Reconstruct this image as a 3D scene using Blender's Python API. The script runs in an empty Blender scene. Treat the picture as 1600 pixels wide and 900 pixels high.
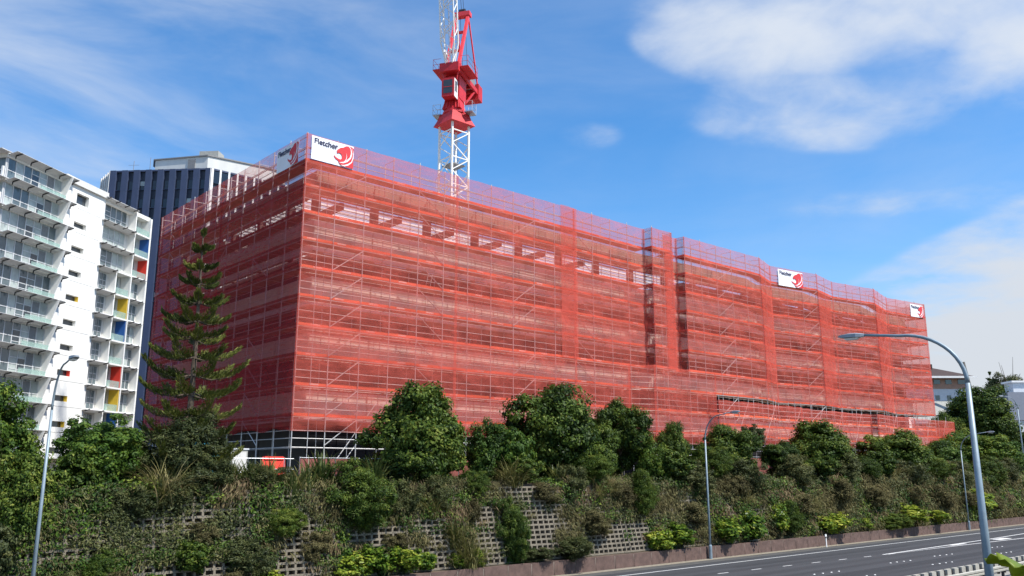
import bpy, math, random
import numpy as np
from mathutils import Vector, Matrix

# ------------------------------------------------------------------ camera, world, sun, exposure
scene = bpy.context.scene
R = math.radians
HEAD = R(47.9)                      # camera heading, measured from +X (the road's direction)
cam_d = bpy.data.cameras.new('camera')
cam = bpy.data.objects.new('camera', cam_d)
scene.collection.objects.link(cam)
cam.location = (0, -36, 6)
cam.rotation_euler = (R(90 + 12.27), 0, HEAD - R(90))
cam_d.sensor_width = 36
cam_d.lens = 30.015
cam_d.clip_start = 0.1
cam_d.clip_end = 8000
scene.camera = cam

SUN_AZ = Vector((0.36, -0.933, 0)).normalized()
SUN_EL = R(54)
S = Vector((SUN_AZ.x * math.cos(SUN_EL), SUN_AZ.y * math.cos(SUN_EL), math.sin(SUN_EL)))
sun_d = bpy.data.lights.new('sun', 'SUN')
sun_d.energy = 4.2
sun_d.angle = R(0.53)
sun_d.color = (1.0, 0.955, 0.88)
sun = bpy.data.objects.new('sun', sun_d)
scene.collection.objects.link(sun)
sun.location = (60, -80, 120)
sun.rotation_euler = (-S).to_track_quat('-Z', 'Y').to_euler()

scene.view_settings.view_transform = 'Standard'
scene.view_settings.look = 'None'
scene.view_settings.gamma = 1.0
scene.view_settings.exposure = 0.68
scene.view_settings.use_curve_mapping = False
scene.render.engine = 'CYCLES'
scene.cycles.max_bounces = 8
scene.cycles.diffuse_bounces = 3
scene.cycles.glossy_bounces = 3
scene.cycles.transmission_bounces = 4
scene.cycles.transparent_max_bounces = 14
scene.cycles.use_denoising = True
scene.cycles.sample_clamp_indirect = 6.0

world = bpy.data.worlds.new('World')
scene.world = world
world.use_nodes = True
def build_world():
    nt = world.node_tree
    nt.nodes.clear()
    L = nt.links
    def M(op, a, b=None, c=None, clamp=False):
        n = nt.nodes.new('ShaderNodeMath'); n.operation = op; n.use_clamp = clamp
        for i, v in enumerate((a, b, c)):
            if v is None: continue
            if isinstance(v, (int, float)): n.inputs[i].default_value = v
            else: L.new(v, n.inputs[i])
        return n.outputs[0]
    def smooth(v, lo, hi):
        n = nt.nodes.new('ShaderNodeMapRange'); n.interpolation_type = 'SMOOTHSTEP'
        L.new(v, n.inputs['Value']); n.inputs['From Min'].default_value = lo; n.inputs['From Max'].default_value = hi
        return n.outputs['Result']
    tc = nt.nodes.new('ShaderNodeTexCoord')
    D = tc.outputs['Generated']
    sep = nt.nodes.new('ShaderNodeSeparateXYZ'); L.new(D, sep.inputs[0])
    x, y, z = sep.outputs
    c, s = math.cos(HEAD), math.sin(HEAD)
    rgt = M('ADD', M('MULTIPLY', x, s), M('MULTIPLY', y, -c))
    fwd = M('ADD', M('MULTIPLY', x, c), M('MULTIPLY', y, s))
    az = M('ARCTAN2', rgt, fwd)
    el = M('ARCSINE', z)
    sky = nt.nodes.new('ShaderNodeTexSky'); sky.sky_type = 'NISHITA'
    sky.sun_disc = False
    sky.sun_elevation = SUN_EL
    sky.sun_rotation = math.atan2(SUN_AZ.x, SUN_AZ.y)
    sky.air_density = 1.0; sky.dust_density = 0.4; sky.ozone_density = 3.0; sky.altitude = 60
    hs = nt.nodes.new('ShaderNodeHueSaturation'); hs.inputs['Saturation'].default_value = 1.31
    hs.inputs['Value'].default_value = 1.0
    L.new(sky.outputs[0], hs.inputs['Color'])
    bg = nt.nodes.new('ShaderNodeBackground'); bg.inputs['Strength'].default_value = 0.132
    L.new(hs.outputs[0], bg.inputs['Color'])
    # clouds live on a flat layer seen in perspective
    den = M('ADD', M('MAXIMUM', z, 0.0), 0.16)
    comb = nt.nodes.new('ShaderNodeCombineXYZ')
    L.new(M('DIVIDE', rgt, den), comb.inputs[0]); L.new(M('DIVIDE', fwd, den), comb.inputs[1])
    def noise(scale, detail, rough, sx=1, sy=1, rot=0.0, off=0.0, dist=0.0):
        mp = nt.nodes.new('ShaderNodeMapping'); L.new(comb.outputs[0], mp.inputs['Vector'])
        mp.inputs['Scale'].default_value = (sx, sy, 1); mp.inputs['Rotation'].default_value = (0, 0, rot)
        mp.inputs['Location'].default_value = (off, off * 0.7, 0)
        n = nt.nodes.new('ShaderNodeTexNoise'); L.new(mp.outputs[0], n.inputs['Vector'])
        n.inputs['Scale'].default_value = scale; n.inputs['Detail'].default_value = detail
        n.inputs['Roughness'].default_value = rough; n.inputs['Distortion'].default_value = dist
        return n.outputs['Fac']
    puff = noise(2.6, 7, 0.55, off=3.1, dist=0.3)
    fine = noise(7.5, 6, 0.55, off=1.3, dist=0.4)
    # thin high cloud, combed along one heading; sampled in azimuth and elevation so it stays even
    c2 = nt.nodes.new('ShaderNodeCombineXYZ'); L.new(az, c2.inputs[0]); L.new(M('MULTIPLY', el, 1.4), c2.inputs[1])
    def cnoise(scale, sx, sy, rot, off, det=6):
        mp = nt.nodes.new('ShaderNodeMapping'); L.new(c2.outputs[0], mp.inputs['Vector'])
        mp.inputs['Rotation'].default_value = (0, 0, rot); mp.inputs['Scale'].default_value = (sx, sy, 1); mp.inputs['Location'].default_value = (off, off*.6, 0)
        n = nt.nodes.new('ShaderNodeTexNoise'); L.new(mp.outputs[0], n.inputs['Vector']); n.inputs['Scale'].default_value = scale
        n.inputs['Detail'].default_value = det; n.inputs['Roughness'].default_value = .58; n.inputs['Distortion'].default_value = .5
        return n.outputs['Fac']
    cirr = M('ADD', M('MULTIPLY', cnoise(3.2, .7, 2.2, R(48), 2.2), .6), M('MULTIPLY', cnoise(2.0, 1, 1.3, R(20), 7.7), .4))
    def blob(a0, e0, ra, re, tilt=0.0):
        da = M('SUBTRACT', az, a0); de = M('SUBTRACT', M('SUBTRACT', el, e0), M('MULTIPLY', da, tilt))
        q = M('ADD', M('POWER', M('DIVIDE', da, ra), 2.0), M('POWER', M('DIVIDE', de, re), 2.0))
        return M('MULTIPLY', M('SUBTRACT', 1.0, q), 1.0, clamp=True)
    blobs = None
    for (a0, e0, ra, re, w, t) in [(0.46, 0.485, 0.34, 0.105, 1.0, -0.10), (0.30, 0.475, 0.16, 0.05, .55, -0.10), (0.62, 0.405, 0.13, 0.06, .65, 0.0),
                                   (0.375, 0.386, 0.20, 0.045, .62, -0.13), (0.10, 0.387, 0.05, 0.022, .34, 0), (0.70, 0.12, 0.46, 0.19, 2.2, 0.14),
                                   (0.45, 0.285, 0.16, 0.022, .35, -.05), (1.3, 0.35, 0.35, 0.12, .9, 0), (-1.4, 0.3, 0.4, 0.1, .8, 0), (2.6, .4, .5, .15, .9, 0)]:
        b = M('MULTIPLY', blob(a0, e0, ra, re, t), w)
        blobs = b if blobs is None else M('ADD', blobs, b)
    dens = M('ADD', blobs, M('MULTIPLY', M('SUBTRACT', puff, 0.5), 2.4))
    dens = M('ADD', dens, M('MULTIPLY', M('SUBTRACT', fine, 0.5), 1.0))
    dens = M('MULTIPLY', dens, smooth(blobs, 0.0, 0.28))
    cum = M('MULTIPLY', smooth(dens, -0.08, 1.5), 0.97)
    left = M('ADD', M('MULTIPLY', smooth(az, 0.15, -0.5), 0.75), 0.25)
    cir = M('MULTIPLY', M('MULTIPLY', smooth(cirr, 0.36, 0.78), left), 0.85)
    mask = M('SUBTRACT', 1.0, M('MULTIPLY', M('SUBTRACT', 1.0, cum), M('SUBTRACT', 1.0, cir)))
    ramp = nt.nodes.new('ShaderNodeMix'); ramp.data_type = 'RGBA'
    L.new(smooth(el, 0.10, 0.42), ramp.inputs['Factor'])
    ramp.inputs['A'].default_value = (0.72, 0.76, 0.82, 1); ramp.inputs['B'].default_value = (0.76, 0.83, 0.94, 1)
    cb = nt.nodes.new('ShaderNodeBackground'); cb.inputs['Strength'].default_value = 0.60
    L.new(ramp.outputs['Result'], cb.inputs['Color'])
    mix = nt.nodes.new('ShaderNodeMixShader')
    L.new(mask, mix.inputs[0]); L.new(bg.outputs[0], mix.inputs[1]); L.new(cb.outputs[0], mix.inputs[2])
    out = nt.nodes.new('ShaderNodeOutputWorld'); L.new(mix.outputs[0], out.inputs['Surface'])
build_world()

# ------------------------------------------------------------------ helpers
rnd = random.Random(7)
rng = np.random.default_rng(11)
COL = scene.collection
V = Vector

class MB:
    """collects shapes; build() links them as ONE mesh object"""
    def __init__(self):
        self.v = []; self.f = []
    def add(self, verts, faces):
        b = len(self.v)
        self.v.extend([tuple(p) for p in verts]); self.f.extend([tuple(i + b for i in f) for f in faces])
        return self
    def box(self, x0, x1, y0, y1, z0, z1):
        return self.add([(x0,y0,z0),(x1,y0,z0),(x1,y1,z0),(x0,y1,z0),(x0,y0,z1),(x1,y0,z1),(x1,y1,z1),(x0,y1,z1)],
                        [(0,3,2,1),(4,5,6,7),(0,1,5,4),(1,2,6,5),(2,3,7,6),(3,0,4,7)])
    def beam(self, p0, p1, w, h, up=(0,0,1)):
        p0 = V(p0); p1 = V(p1); d = (p1 - p0).normalized(); u = V(up)
        s = d.cross(u)
        if s.length < 1e-4: s = d.cross(V((1,0,0)))
        s.normalize(); t = s.cross(d).normalized()
        s *= w / 2; t *= h / 2
        vs = [p0-s-t, p0+s-t, p0+s+t, p0-s+t, p1-s-t, p1+s-t, p1+s+t, p1-s+t]
        return self.add(vs, [(0,1,2,3),(7,6,5,4),(0,4,5,1),(1,5,6,2),(2,6,7,3),(3,7,4,0)])
    def tube(self, p0, p1, r, n=6, r2=None):
        return self.path([p0, p1], [r, r if r2 is None else r2], n)
    def path(self, pts, rs, n=6, cap=True):
        pts = [V(p) for p in pts]
        if not isinstance(rs, (list, tuple)): rs = [rs] * len(pts)
        rings = []; ref = None
        for i, p in enumerate(pts):
            a = pts[max(i-1, 0)]; b = pts[min(i+1, len(pts)-1)]
            d = (b - a).normalized()
            if ref is None:
                ref = V((0,0,1)) if abs(d.z) < .9 else V((1,0,0))
            s = d.cross(ref).normalized(); t = s.cross(d).normalized(); ref = t
            rings.append([p + (s*math.cos(2*math.pi*k/n) + t*math.sin(2*math.pi*k/n))*rs[i] for k in range(n)])
        vs = [q for r in rings for q in r]
        fs = []
        for i in range(len(rings)-1):
            for k in range(n):
                k2 = (k+1) % n
                fs.append((i*n+k, i*n+k2, (i+1)*n+k2, (i+1)*n+k))
        if cap:
            fs.append(tuple(range(n-1, -1, -1))); fs.append(tuple((len(rings)-1)*n + k for k in range(n)))
        return self.add(vs, fs)
    def prism(self, poly, z0, z1):
        n = len(poly)
        vs = [(p[0], p[1], z0) for p in poly] + [(p[0], p[1], z1) for p in poly]
        fs = [tuple(range(n-1, -1, -1)), tuple(range(n, 2*n))] + [(i, (i+1) % n, n+(i+1) % n, n+i) for i in range(n)]
        return self.add(vs, fs)
    def mesh(self, name, off=(0,0,0), smooth=False):
        me = bpy.data.meshes.new(name)
        o = off
        me.from_pydata([(p[0]-o[0], p[1]-o[1], p[2]-o[2]) for p in self.v], [], self.f)
        if smooth: me.shade_smooth()
        return me
    def build(self, name, m, parent=None, smooth=False, off=None, loc=None):
        if off is None: off = (0,0,0)
        return link(name, self.mesh(name, off, smooth), m, parent, loc)

def link(name, me, m=None, parent=None, loc=None, rotz=0.0):
    if m is not None and not me.materials: me.materials.append(m)
    o = bpy.data.objects.new(name, me); COL.objects.link(o)
    if parent is not None: o.parent = parent
    if loc is not None: o.location = loc
    if rotz: o.rotation_euler = (0, 0, rotz)
    return o
def tag(o, label=None, cat=None, group=None, kind=None):
    if label: o['label'] = label
    if cat: o['category'] = cat
    if group: o['group'] = group
    if kind: o['kind'] = kind
    return o
def thing(name, label, cat, loc=(0,0,0), rotz=0.0, group=None):
    o = bpy.data.objects.new(name, None); COL.objects.link(o)
    o.location = loc; o.rotation_euler = (0,0,rotz); o.empty_display_size = .3
    return tag(o, label, cat, group)
def copy_tree(o, parent=None):
    c = o.copy(); COL.objects.link(c); c.parent = parent
    for ch in list(o.children): copy_tree(ch, c)
    return c

# ------------------------------------------------------------------ materials
MATS = {}
def mat(name, col, rough=.7, metal=0.0, var=.12, scale=3.0, bump=0.0, bscale=None, spec=.4, col2=None, stretch=(1,1,1), emit=None):
    m = bpy.data.materials.new(name); m.use_nodes = True
    nt = m.node_tree; L = nt.links
    b = nt.nodes['Principled BSDF']
    b.inputs['Roughness'].default_value = rough; b.inputs['Metallic'].default_value = metal
    b.inputs['Specular IOR Level'].default_value = spec
    geo = nt.nodes.new('ShaderNodeNewGeometry')
    mp = nt.nodes.new('ShaderNodeMapping'); mp.inputs['Scale'].default_value = stretch
    L.new(geo.outputs['Position'], mp.inputs['Vector'])
    n = nt.nodes.new('ShaderNodeTexNoise'); n.inputs['Scale'].default_value = scale
    n.inputs['Detail'].default_value = 5; n.inputs['Roughness'].default_value = .65
    L.new(mp.outputs[0], n.inputs['Vector'])
    mr = nt.nodes.new('ShaderNodeMapRange'); mr.inputs['From Min'].default_value = .3; mr.inputs['From Max'].default_value = .7
    L.new(n.outputs['Fac'], mr.inputs['Value'])
    mx = nt.nodes.new('ShaderNodeMix'); mx.data_type = 'RGBA'
    L.new(mr.outputs[0], mx.inputs['Factor'])
    c2 = col2 if col2 else tuple(min(1, c*(1+var)) for c in col)
    c1 = col if col2 else tuple(c*(1-var) for c in col)
    mx.inputs['A'].default_value = (*c1, 1); mx.inputs['B'].default_value = (*c2, 1)
    L.new(mx.outputs['Result'], b.inputs['Base Color'])
    if bump:
        n2 = nt.nodes.new('ShaderNodeTexNoise'); n2.inputs['Scale'].default_value = bscale or scale*6
        n2.inputs['Detail'].default_value = 4
        L.new(mp.outputs[0], n2.inputs['Vector'])
        bp = nt.nodes.new('ShaderNodeBump'); bp.inputs['Strength'].default_value = bump; bp.inputs['Distance'].default_value = .05
        L.new(n2.outputs['Fac'], bp.inputs['Height']); L.new(bp.outputs[0], b.inputs['Normal'])
    MATS[name] = m
    return m

def leaf_mat(name, cols, trans=.25, rough=.55, spec=.18):
    """leaf colours chosen per leaf by the 'tint' attribute"""
    m = bpy.data.materials.new(name); m.use_nodes = True
    nt = m.node_tree; L = nt.links
    b = nt.nodes['Principled BSDF']; out = nt.nodes['Material Output']
    at = nt.nodes.new('ShaderNodeAttribute'); at.attribute_name = 'tint'
    oi = nt.nodes.new('ShaderNodeObjectInfo')
    ad = nt.nodes.new('ShaderNodeMath'); ad.operation = 'MULTIPLY_ADD'
    L.new(oi.outputs['Random'], ad.inputs[0]); ad.inputs[1].default_value = .36
    sb = nt.nodes.new('ShaderNodeMath'); sb.operation = 'SUBTRACT'; L.new(at.outputs['Fac'], sb.inputs[0]); sb.inputs[1].default_value = .17
    L.new(sb.outputs[0], ad.inputs[2])
    rp = nt.nodes.new('ShaderNodeValToRGB')
    e = rp.color_ramp.elements
    for i, c in enumerate(cols):
        p = i/(len(cols)-1)
        if i == 0: el_ = e[0]; el_.position = 0
        elif i == len(cols)-1: el_ = e[len(e)-1]; el_.position = 1
        else: el_ = e.new(p)
        el_.color = (*c, 1)
    L.new(ad.outputs[0], rp.inputs[0])
    L.new(rp.outputs[0], b.inputs['Base Color'])
    b.inputs['Roughness'].default_value = rough; b.inputs['Specular IOR Level'].default_value = spec
    tr = nt.nodes.new('ShaderNodeBsdfTranslucent')
    hs = nt.nodes.new('ShaderNodeHueSaturation'); hs.inputs['Value'].default_value = 1.3; hs.inputs['Hue'].default_value = .485
    L.new(rp.outputs[0], hs.inputs['Color']); L.new(hs.outputs[0], tr.inputs['Color'])
    mx = nt.nodes.new('ShaderNodeMixShader'); mx.inputs[0].default_value = trans
    L.new(b.outputs[0], mx.inputs[1]); L.new(tr.outputs[0], mx.inputs[2]); L.new(mx.outputs[0], out.inputs['Surface'])
    MATS[name] = m
    return m

def net_mat(name, col, alpha, var=.12):
    """knitted debris netting: red thread, open holes"""
    m = bpy.data.materials.new(name); m.use_nodes = True
    nt = m.node_tree; L = nt.links
    nt.nodes.remove(nt.nodes['Principled BSDF']); out = nt.nodes['Material Output']
    geo = nt.nodes.new('ShaderNodeNewGeometry')
    def noise(scale, st, det=3):
        mp = nt.nodes.new('ShaderNodeMapping'); mp.inputs['Scale'].default_value = st
        L.new(geo.outputs['Position'], mp.inputs['Vector'])
        n = nt.nodes.new('ShaderNodeTexNoise'); n.inputs['Scale'].default_value = scale; n.inputs['Detail'].default_value = det
        L.new(mp.outputs[0], n.inputs['Vector']); return n.outputs['Fac']
    def M(op, a, b_, clamp=False):
        n = nt.nodes.new('ShaderNodeMath'); n.operation = op; n.use_clamp = clamp
        for i, v in enumerate((a, b_)):
            if isinstance(v, (int, float)): n.inputs[i].default_value = v
            else: L.new(v, n.inputs[i])
        return n.outputs[0]
    big = noise(.22, (1, 1, 1.6)); fol = noise(1.6, (.7, .7, 2.6)); thr = noise(9, (.35, .35, 3.2), 2)
    a = M('ADD', M('MULTIPLY', M('SUBTRACT', big, .5), var*1.8), alpha)
    a = M('ADD', a, M('MULTIPLY', M('SUBTRACT', fol, .5), var*1.5))
    a = M('ADD', a, M('MULTIPLY', M('SUBTRACT', thr, .5), var*1.6), True)
    oi = nt.nodes.new('ShaderNodeObjectInfo')
    a = M('ADD', a, M('MULTIPLY', M('SUBTRACT', oi.outputs['Random'], .5), .13), True)
    mx = nt.nodes.new('ShaderNodeMix'); mx.data_type = 'RGBA'; L.new(fol, mx.inputs['Factor'])
    mx.inputs['A'].default_value = (*[c*.85 for c in col], 1); mx.inputs['B'].default_value = (*[min(1, c*1.12) for c in col], 1)
    df = nt.nodes.new('ShaderNodeBsdfDiffuse'); L.new(mx.outputs['Result'], df.inputs['Color'])
    tl = nt.nodes.new('ShaderNodeBsdfTranslucent'); L.new(mx.outputs['Result'], tl.inputs['Color'])
    s1 = nt.nodes.new('ShaderNodeMixShader'); s1.inputs[0].default_value = .3
    L.new(df.outputs[0], s1.inputs[1]); L.new(tl.outputs[0], s1.inputs[2])
    tp = nt.nodes.new('ShaderNodeBsdfTransparent'); tp.inputs['Color'].default_value = (1, .96, .95, 1)
    s2 = nt.nodes.new('ShaderNodeMixShader'); L.new(a, s2.inputs[0])
    L.new(tp.outputs[0], s2.inputs[1]); L.new(s1.outputs[0], s2.inputs[2]); L.new(s2.outputs[0], out.inputs['Surface'])
    MATS[name] = m
    return m

def glass_mat(name, col, rough=.06, spec=.8, var=.3, scale=.6):
    return mat(name, col, rough=rough, var=var, scale=scale, spec=spec)

net_red = net_mat('red_netting', (.75, .148, .110), .45, .20)
net_shaded = net_mat('dense_shaded_red_netting', (.46, .048, .052), .58, .15)  # end-face net: more opaque, with that face's shade painted in as darker red
asphalt = mat('asphalt', (.042, .043, .046), .85, var=.34, scale=.7, bump=.3, bscale=40, stretch=(.02, 1.3, 1))
shoulder_m = mat('shoulder_asphalt', (.075, .073, .068), .9, var=.2, scale=1.2, bump=.3, bscale=30)
paint_white = mat('road_paint', (.62, .62, .6), .7, var=.15, scale=8)
soil = mat('soil', (.085, .062, .042), .95, var=.4, scale=.8, bump=.8, bscale=6)
dry_soil = mat('dry_soil', (.20, .155, .105), .95, var=.3, scale=1.5, bump=.8, bscale=8)
gravel_m = mat('verge_gravel', (.24, .21, .16), .95, var=.3, scale=4, bump=.6, bscale=30)
concrete = mat('crib_concrete', (.20, .172, .13), .9, var=.28, scale=1.6, bump=.4, bscale=14)
concrete_dk = mat('crib_backing', (.05, .042, .032), .95, var=.3, scale=2)
plinth_m = mat('brown_aggregate', (.115, .073, .060), .9, var=.3, scale=2.2, bump=.5, bscale=45)
cap_m = mat('plinth_cap', (.30, .26, .21), .9, var=.2, scale=3)
galv = mat('galvanised_steel', (.42, .45, .48), .42, metal=.75, var=.1, scale=5)
lamp_steel = mat('lamp_steel', (.23, .29, .33), .5, metal=.25, var=.14, scale=2.5)
lamp_grey = mat('lamp_head_grey', (.28, .31, .34), .5, var=.1)
tube_m = mat('scaffold_tube', (.55, .55, .54), .5, metal=.35, var=.15, scale=4)
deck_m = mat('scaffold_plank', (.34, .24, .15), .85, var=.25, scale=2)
orange_m = mat('orange_toe_board', (.80, .16, .06), .55, var=.12, scale=2)
board_print = mat('board_print', (.85, .62, .55), .6, var=.2, scale=30)
white_m = mat('white_paint', (.80, .79, .76), .6, var=.06, scale=1.5)
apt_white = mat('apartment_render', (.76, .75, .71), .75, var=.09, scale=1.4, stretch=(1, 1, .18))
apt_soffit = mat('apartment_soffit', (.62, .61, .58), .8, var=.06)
canopy_m = mat('canopy_sheet', (.55, .55, .55), .5, var=.12, scale=1.2)
black_m = mat('black_steel', (.02, .02, .022), .5, var=.2)
apt_glass = glass_mat('apartment_glass', (.10, .13, .14))
apt_curtain = glass_mat('curtained_glass', (.36, .40, .38), .12, .6, .25, .9)
pane_dark = glass_mat('dark_glass', (.035, .045, .055))
balus = mat('green_balustrade_glass', (.40, .52, .47), .15, var=.08, spec=.7)
def see_through(m, f):
    nt = m.node_tree; o = nt.nodes['Material Output']; b = nt.nodes['Principled BSDF']
    t = nt.nodes.new('ShaderNodeBsdfTransparent'); t.inputs['Color'].default_value = (.85, .95, .92, 1)
    x = nt.nodes.new('ShaderNodeMixShader'); x.inputs[0].default_value = f
    nt.links.new(b.outputs[0], x.inputs[1]); nt.links.new(t.outputs[0], x.inputs[2]); nt.links.new(x.outputs[0], o.inputs['Surface'])
see_through(balus, .6)
frame_m = mat('window_frame', (.55, .56, .57), .5, var=.06)
yellow_m = mat('yellow_panel', (.80, .52, .05), .6, var=.05)
blue_m = mat('blue_panel', (.03, .12, .38), .6, var=.05)
red_m = mat('red_panel', (.72, .05, .03), .6, var=.05)
teal_m = mat('door_glass', (.22, .27, .25), .2, var=.2, spec=.7)
navy = mat('navy_pier', (.040, .058, .115), .6, var=.12, scale=.5)
navy_dk = mat('navy_spandrel', (.022, .030, .050), .45, var=.15, scale=.5)
tower_glass = glass_mat('tower_glass', (.012, .016, .022), .08, .7)
pent_m = mat('penthouse_cladding', (.60, .60, .57), .7, var=.08, scale=.6, stretch=(1, 1, .2))
grey_m = mat('plant_grey', (.22, .22, .22), .7)
bld_pale = mat('precast_panel', (.74, .70, .64), .8, var=.10, scale=1.2)
bld_dark = mat('tinted_window', (.020, .020, .022), .5, var=.3, scale=.6, spec=.15)
bld_slab = mat('slab_concrete', (.36, .33, .30), .85, var=.15, scale=1)
bld_brown = mat('upstand_cladding', (.24, .18, .15), .85, var=.15, scale=1)
bld_col = mat('column_steel', (.16, .10, .09), .7, var=.2)
purlin_m = mat('white_purlin', (.82, .82, .82), .5, var=.05)
def skylight_mat():
    m = bpy.data.materials.new('translucent_sheet'); m.use_nodes = True; nt = m.node_tree
    b = nt.nodes['Principled BSDF']; b.inputs['Base Color'].default_value = (.8, .8, .8, 1); b.inputs['Roughness'].default_value = .6
    t = nt.nodes.new('ShaderNodeBsdfTranslucent'); t.inputs['Color'].default_value = (.85, .85, .85, 1)
    x = nt.nodes.new('ShaderNodeMixShader'); x.inputs[0].default_value = .38
    nt.links.new(b.outputs[0], x.inputs[1]); nt.links.new(t.outputs[0], x.inputs[2]); nt.links.new(x.outputs[0], nt.nodes['Material Output'].inputs['Surface'])
    return m
sheet_m = skylight_mat()
crane_red = mat('crane_red', (.55, .024, .030), .5, var=.22, scale=3, spec=.4)
crane_pink = mat('faded_crane_red', (.78, .06, .07), .45, var=.12, scale=2)
crane_white = mat('crane_white', (.78, .77, .73), .5, var=.08, scale=2)
banner_w = mat('banner_white', (.82, .82, .84), .7, var=.03)
banner_r = mat('banner_red', (.62, .035, .045), .7, var=.08)
banner_t = mat('banner_lettering', (.03, .035, .09), .7, var=.05)
brick_m = mat('pink_brick', (.42, .25, .18), .85, var=.15, scale=3)
tile_m = mat('brown_roof_tile', (.055, .035, .03), .8, var=.2, scale=3)
far_wall = mat('far_white_wall', (.62, .64, .66), .8, var=.08)
far_grey = mat('far_grey_wall', (.24, .26, .31), .8, var=.06)
far_conc = mat('far_concrete', (.36, .36, .33), .85, var=.12)
bark = mat('bark', (.10, .075, .055), .95, var=.3, scale=4, bump=.6)
bark_grey = mat('grey_bark', (.19, .17, .145), .95, var=.3, scale=4, bump=.6)
L_dark = leaf_mat('dark_leaves', [(.014, .032, .006), (.042, .078, .011), (.098, .145, .020), (.22, .24, .045)])
L_mid = leaf_mat('mid_leaves', [(.016, .040, .008), (.040, .085, .012), (.080, .14, .018), (.18, .22, .03)])
L_olive = leaf_mat('olive_leaves', [(.022, .034, .012), (.052, .066, .022), (.10, .112, .038), (.18, .17, .065)], .2)
L_lime = leaf_mat('lime_leaves', [(.035, .085, .012), (.10, .17, .02), (.25, .31, .035), (.48, .48, .09)], .35, .4)
L_dry = leaf_mat('dry_leaves', [(.045, .030, .020), (.10, .068, .040), (.19, .135, .075), (.30, .23, .12)], .2, .8)
L_brown = leaf_mat('scrub_leaves', [(.040, .036, .016), (.082, .072, .030), (.135, .125, .050), (.25, .21, .10)], .2, .8)
L_grass = leaf_mat('toetoe_blades', [(.05, .065, .018), (.12, .125, .035), (.24, .215, .085), (.40, .34, .17)], .25, .6)
L_flax = leaf_mat('flax_blades', [(.03, .055, .016), (.07, .10, .025), (.15, .165, .05), (.34, .28, .10)], .2, .35)
L_pine = leaf_mat('pine_needles', [(.034, .048, .011), (.078, .098, .019), (.15, .165, .034), (.26, .235, .065)], .15)
L_yel = leaf_mat('yellow_flowers', [(.5, .32, .01), (.65, .42, .02), (.75, .5, .03)], .2)

# ------------------------------------------------------------------ ground, road, kerb wall
def ground_z(x, y):
    P = [(-4000, 4.3), (-60, 4.3), (-37, 4.2), (-33.6, 3.6), (-30.2, 0.35), (-29.6, -.02), (2.25, -.02), (2.45, .78), (3.35, .86), (4.75, 5.35), (7.5, 5.5), (11, 5.6), (16, 5.6), (4000, 5.6)]
    for (a, za), (b, zb) in zip(P, P[1:]):
        if y <= b: return za + (zb - za) * (y - a) / (b - a)
    return 5.6
def make_ground():
    xs = [-4000, -900, -300, -120] + list(np.arange(-60, 170, 2.0)) + [200, 300, 600, 1500, 4000]
    ys = [-4000, -1200, -400, -120, -60, -45, -37, -35, -33.6, -31.5, -30.2, -29.6, -16, 2.25, 2.45, 3.0, 3.35, 4.0, 4.75, 6, 7.5, 9.2, 11, 13, 16, 30, 60, 120, 300, 1200, 4000]
    vs = []; fs = []
    for j, y in enumerate(ys):
        for i, x in enumerate(xs):
            z = ground_z(x, y)
            if 4.8 < y < 14: z += .18*math.sin(x*.9+y) + .12*math.sin(x*2.3-y*1.7)
            vs.append((x, y, z))
    n = len(xs)
    for j in range(len(ys)-1):
        for i in range(n-1):
            fs.append((j*n+i, j*n+i+1, (j+1)*n+i+1, (j+1)*n+i))
    m = MB(); m.add(vs, fs)
    tag(m.build('ground', soil), 'bare soil ground under the planted bank and buildings', kind='structure')
make_ground()

road = MB().box(-300, 400, -14.0, 1.55, -.3, 0.0).build('road', asphalt)
tag(road, 'dark asphalt carriageway below the planted bank', kind='structure')
def strip(name, pts, w, m, z, parent):
    """flat painted stripe along a polyline"""
    vs = []; fs = []
    for i, p in enumerate(pts):
        a = V(pts[max(i-1, 0)]); b = V(pts[min(i+1, len(pts)-1)]); d = (b-a).normalized(); nrm = V((-d.y, d.x))
        ww = w[i] if isinstance(w, (list, tuple)) else w
        for s in (-1, 1): vs.append((p[0]+nrm.x*s*ww/2, p[1]+nrm.y*s*ww/2, z))
    for i in range(len(pts)-1): fs.append((2*i, 2*i+2, 2*i+3, 2*i+1))
    return MB().add(vs, fs).build(name, m, parent)
strip('edge_line', [(-60, -.5), (200, -.5)], .13, paint_white, .004, road)
for k in range(-6, 7):
    x = 46.2 + k*3.42
    strip('lane_dash', [(x, -3.7-(x-46)*.055), (x+1.05, -3.7-(x+1-46)*.055)], .12, paint_white, .004, road)
strip('chevron_line', [(66.2, -4.72), (78.8, -4.45), (90, -4.2), (104, -3.6), (130, -2.4)], .2, paint_white, .004, road)
strip('chevron_line', [(67.4, -4.84), (80, -5.3), (93, -6.0), (110, -6.9), (135, -8.2)], [.06, .16, .2, .2, .2], paint_white, .008, road)
for x, w in ((80.2, .7), (90.0, 1.5), (100.5, 2.4)):
    strip('chevron_bar', [(x-1.4, -4.75-(x-80)*.02), (x+1.7, -4.75-(x-80)*.02)], w*.55, paint_white, .012, road)
strip('lane_line', [(-60, -13.2), (200, -13.2)], .12, paint_white, .004, road)
stud_me = MB().add([(-.06,-.05,0),(.06,-.05,0),(.06,.05,0),(-.06,.05,0),(-.03,-.025,.03),(.03,-.025,.03),(.03,.025,.03),(-.03,.025,.03)],
                   [(0,3,2,1),(4,5,6,7),(0,1,5,4),(1,2,6,5),(2,3,7,6),(3,0,4,7)]).mesh('road_stud')
for row_y, starts in ((-7.9, (40, 50.2, 60.4, 67.7, 78.2, 89)), (-10.3, (39, 50, 61.5, 73))):
    for sx in starts:
        for k in range(4):
            link('road_stud', stud_me, white_m, road, (sx + k*.9, row_y - .06*k + rnd.uniform(-.04, .04), .004))
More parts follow.
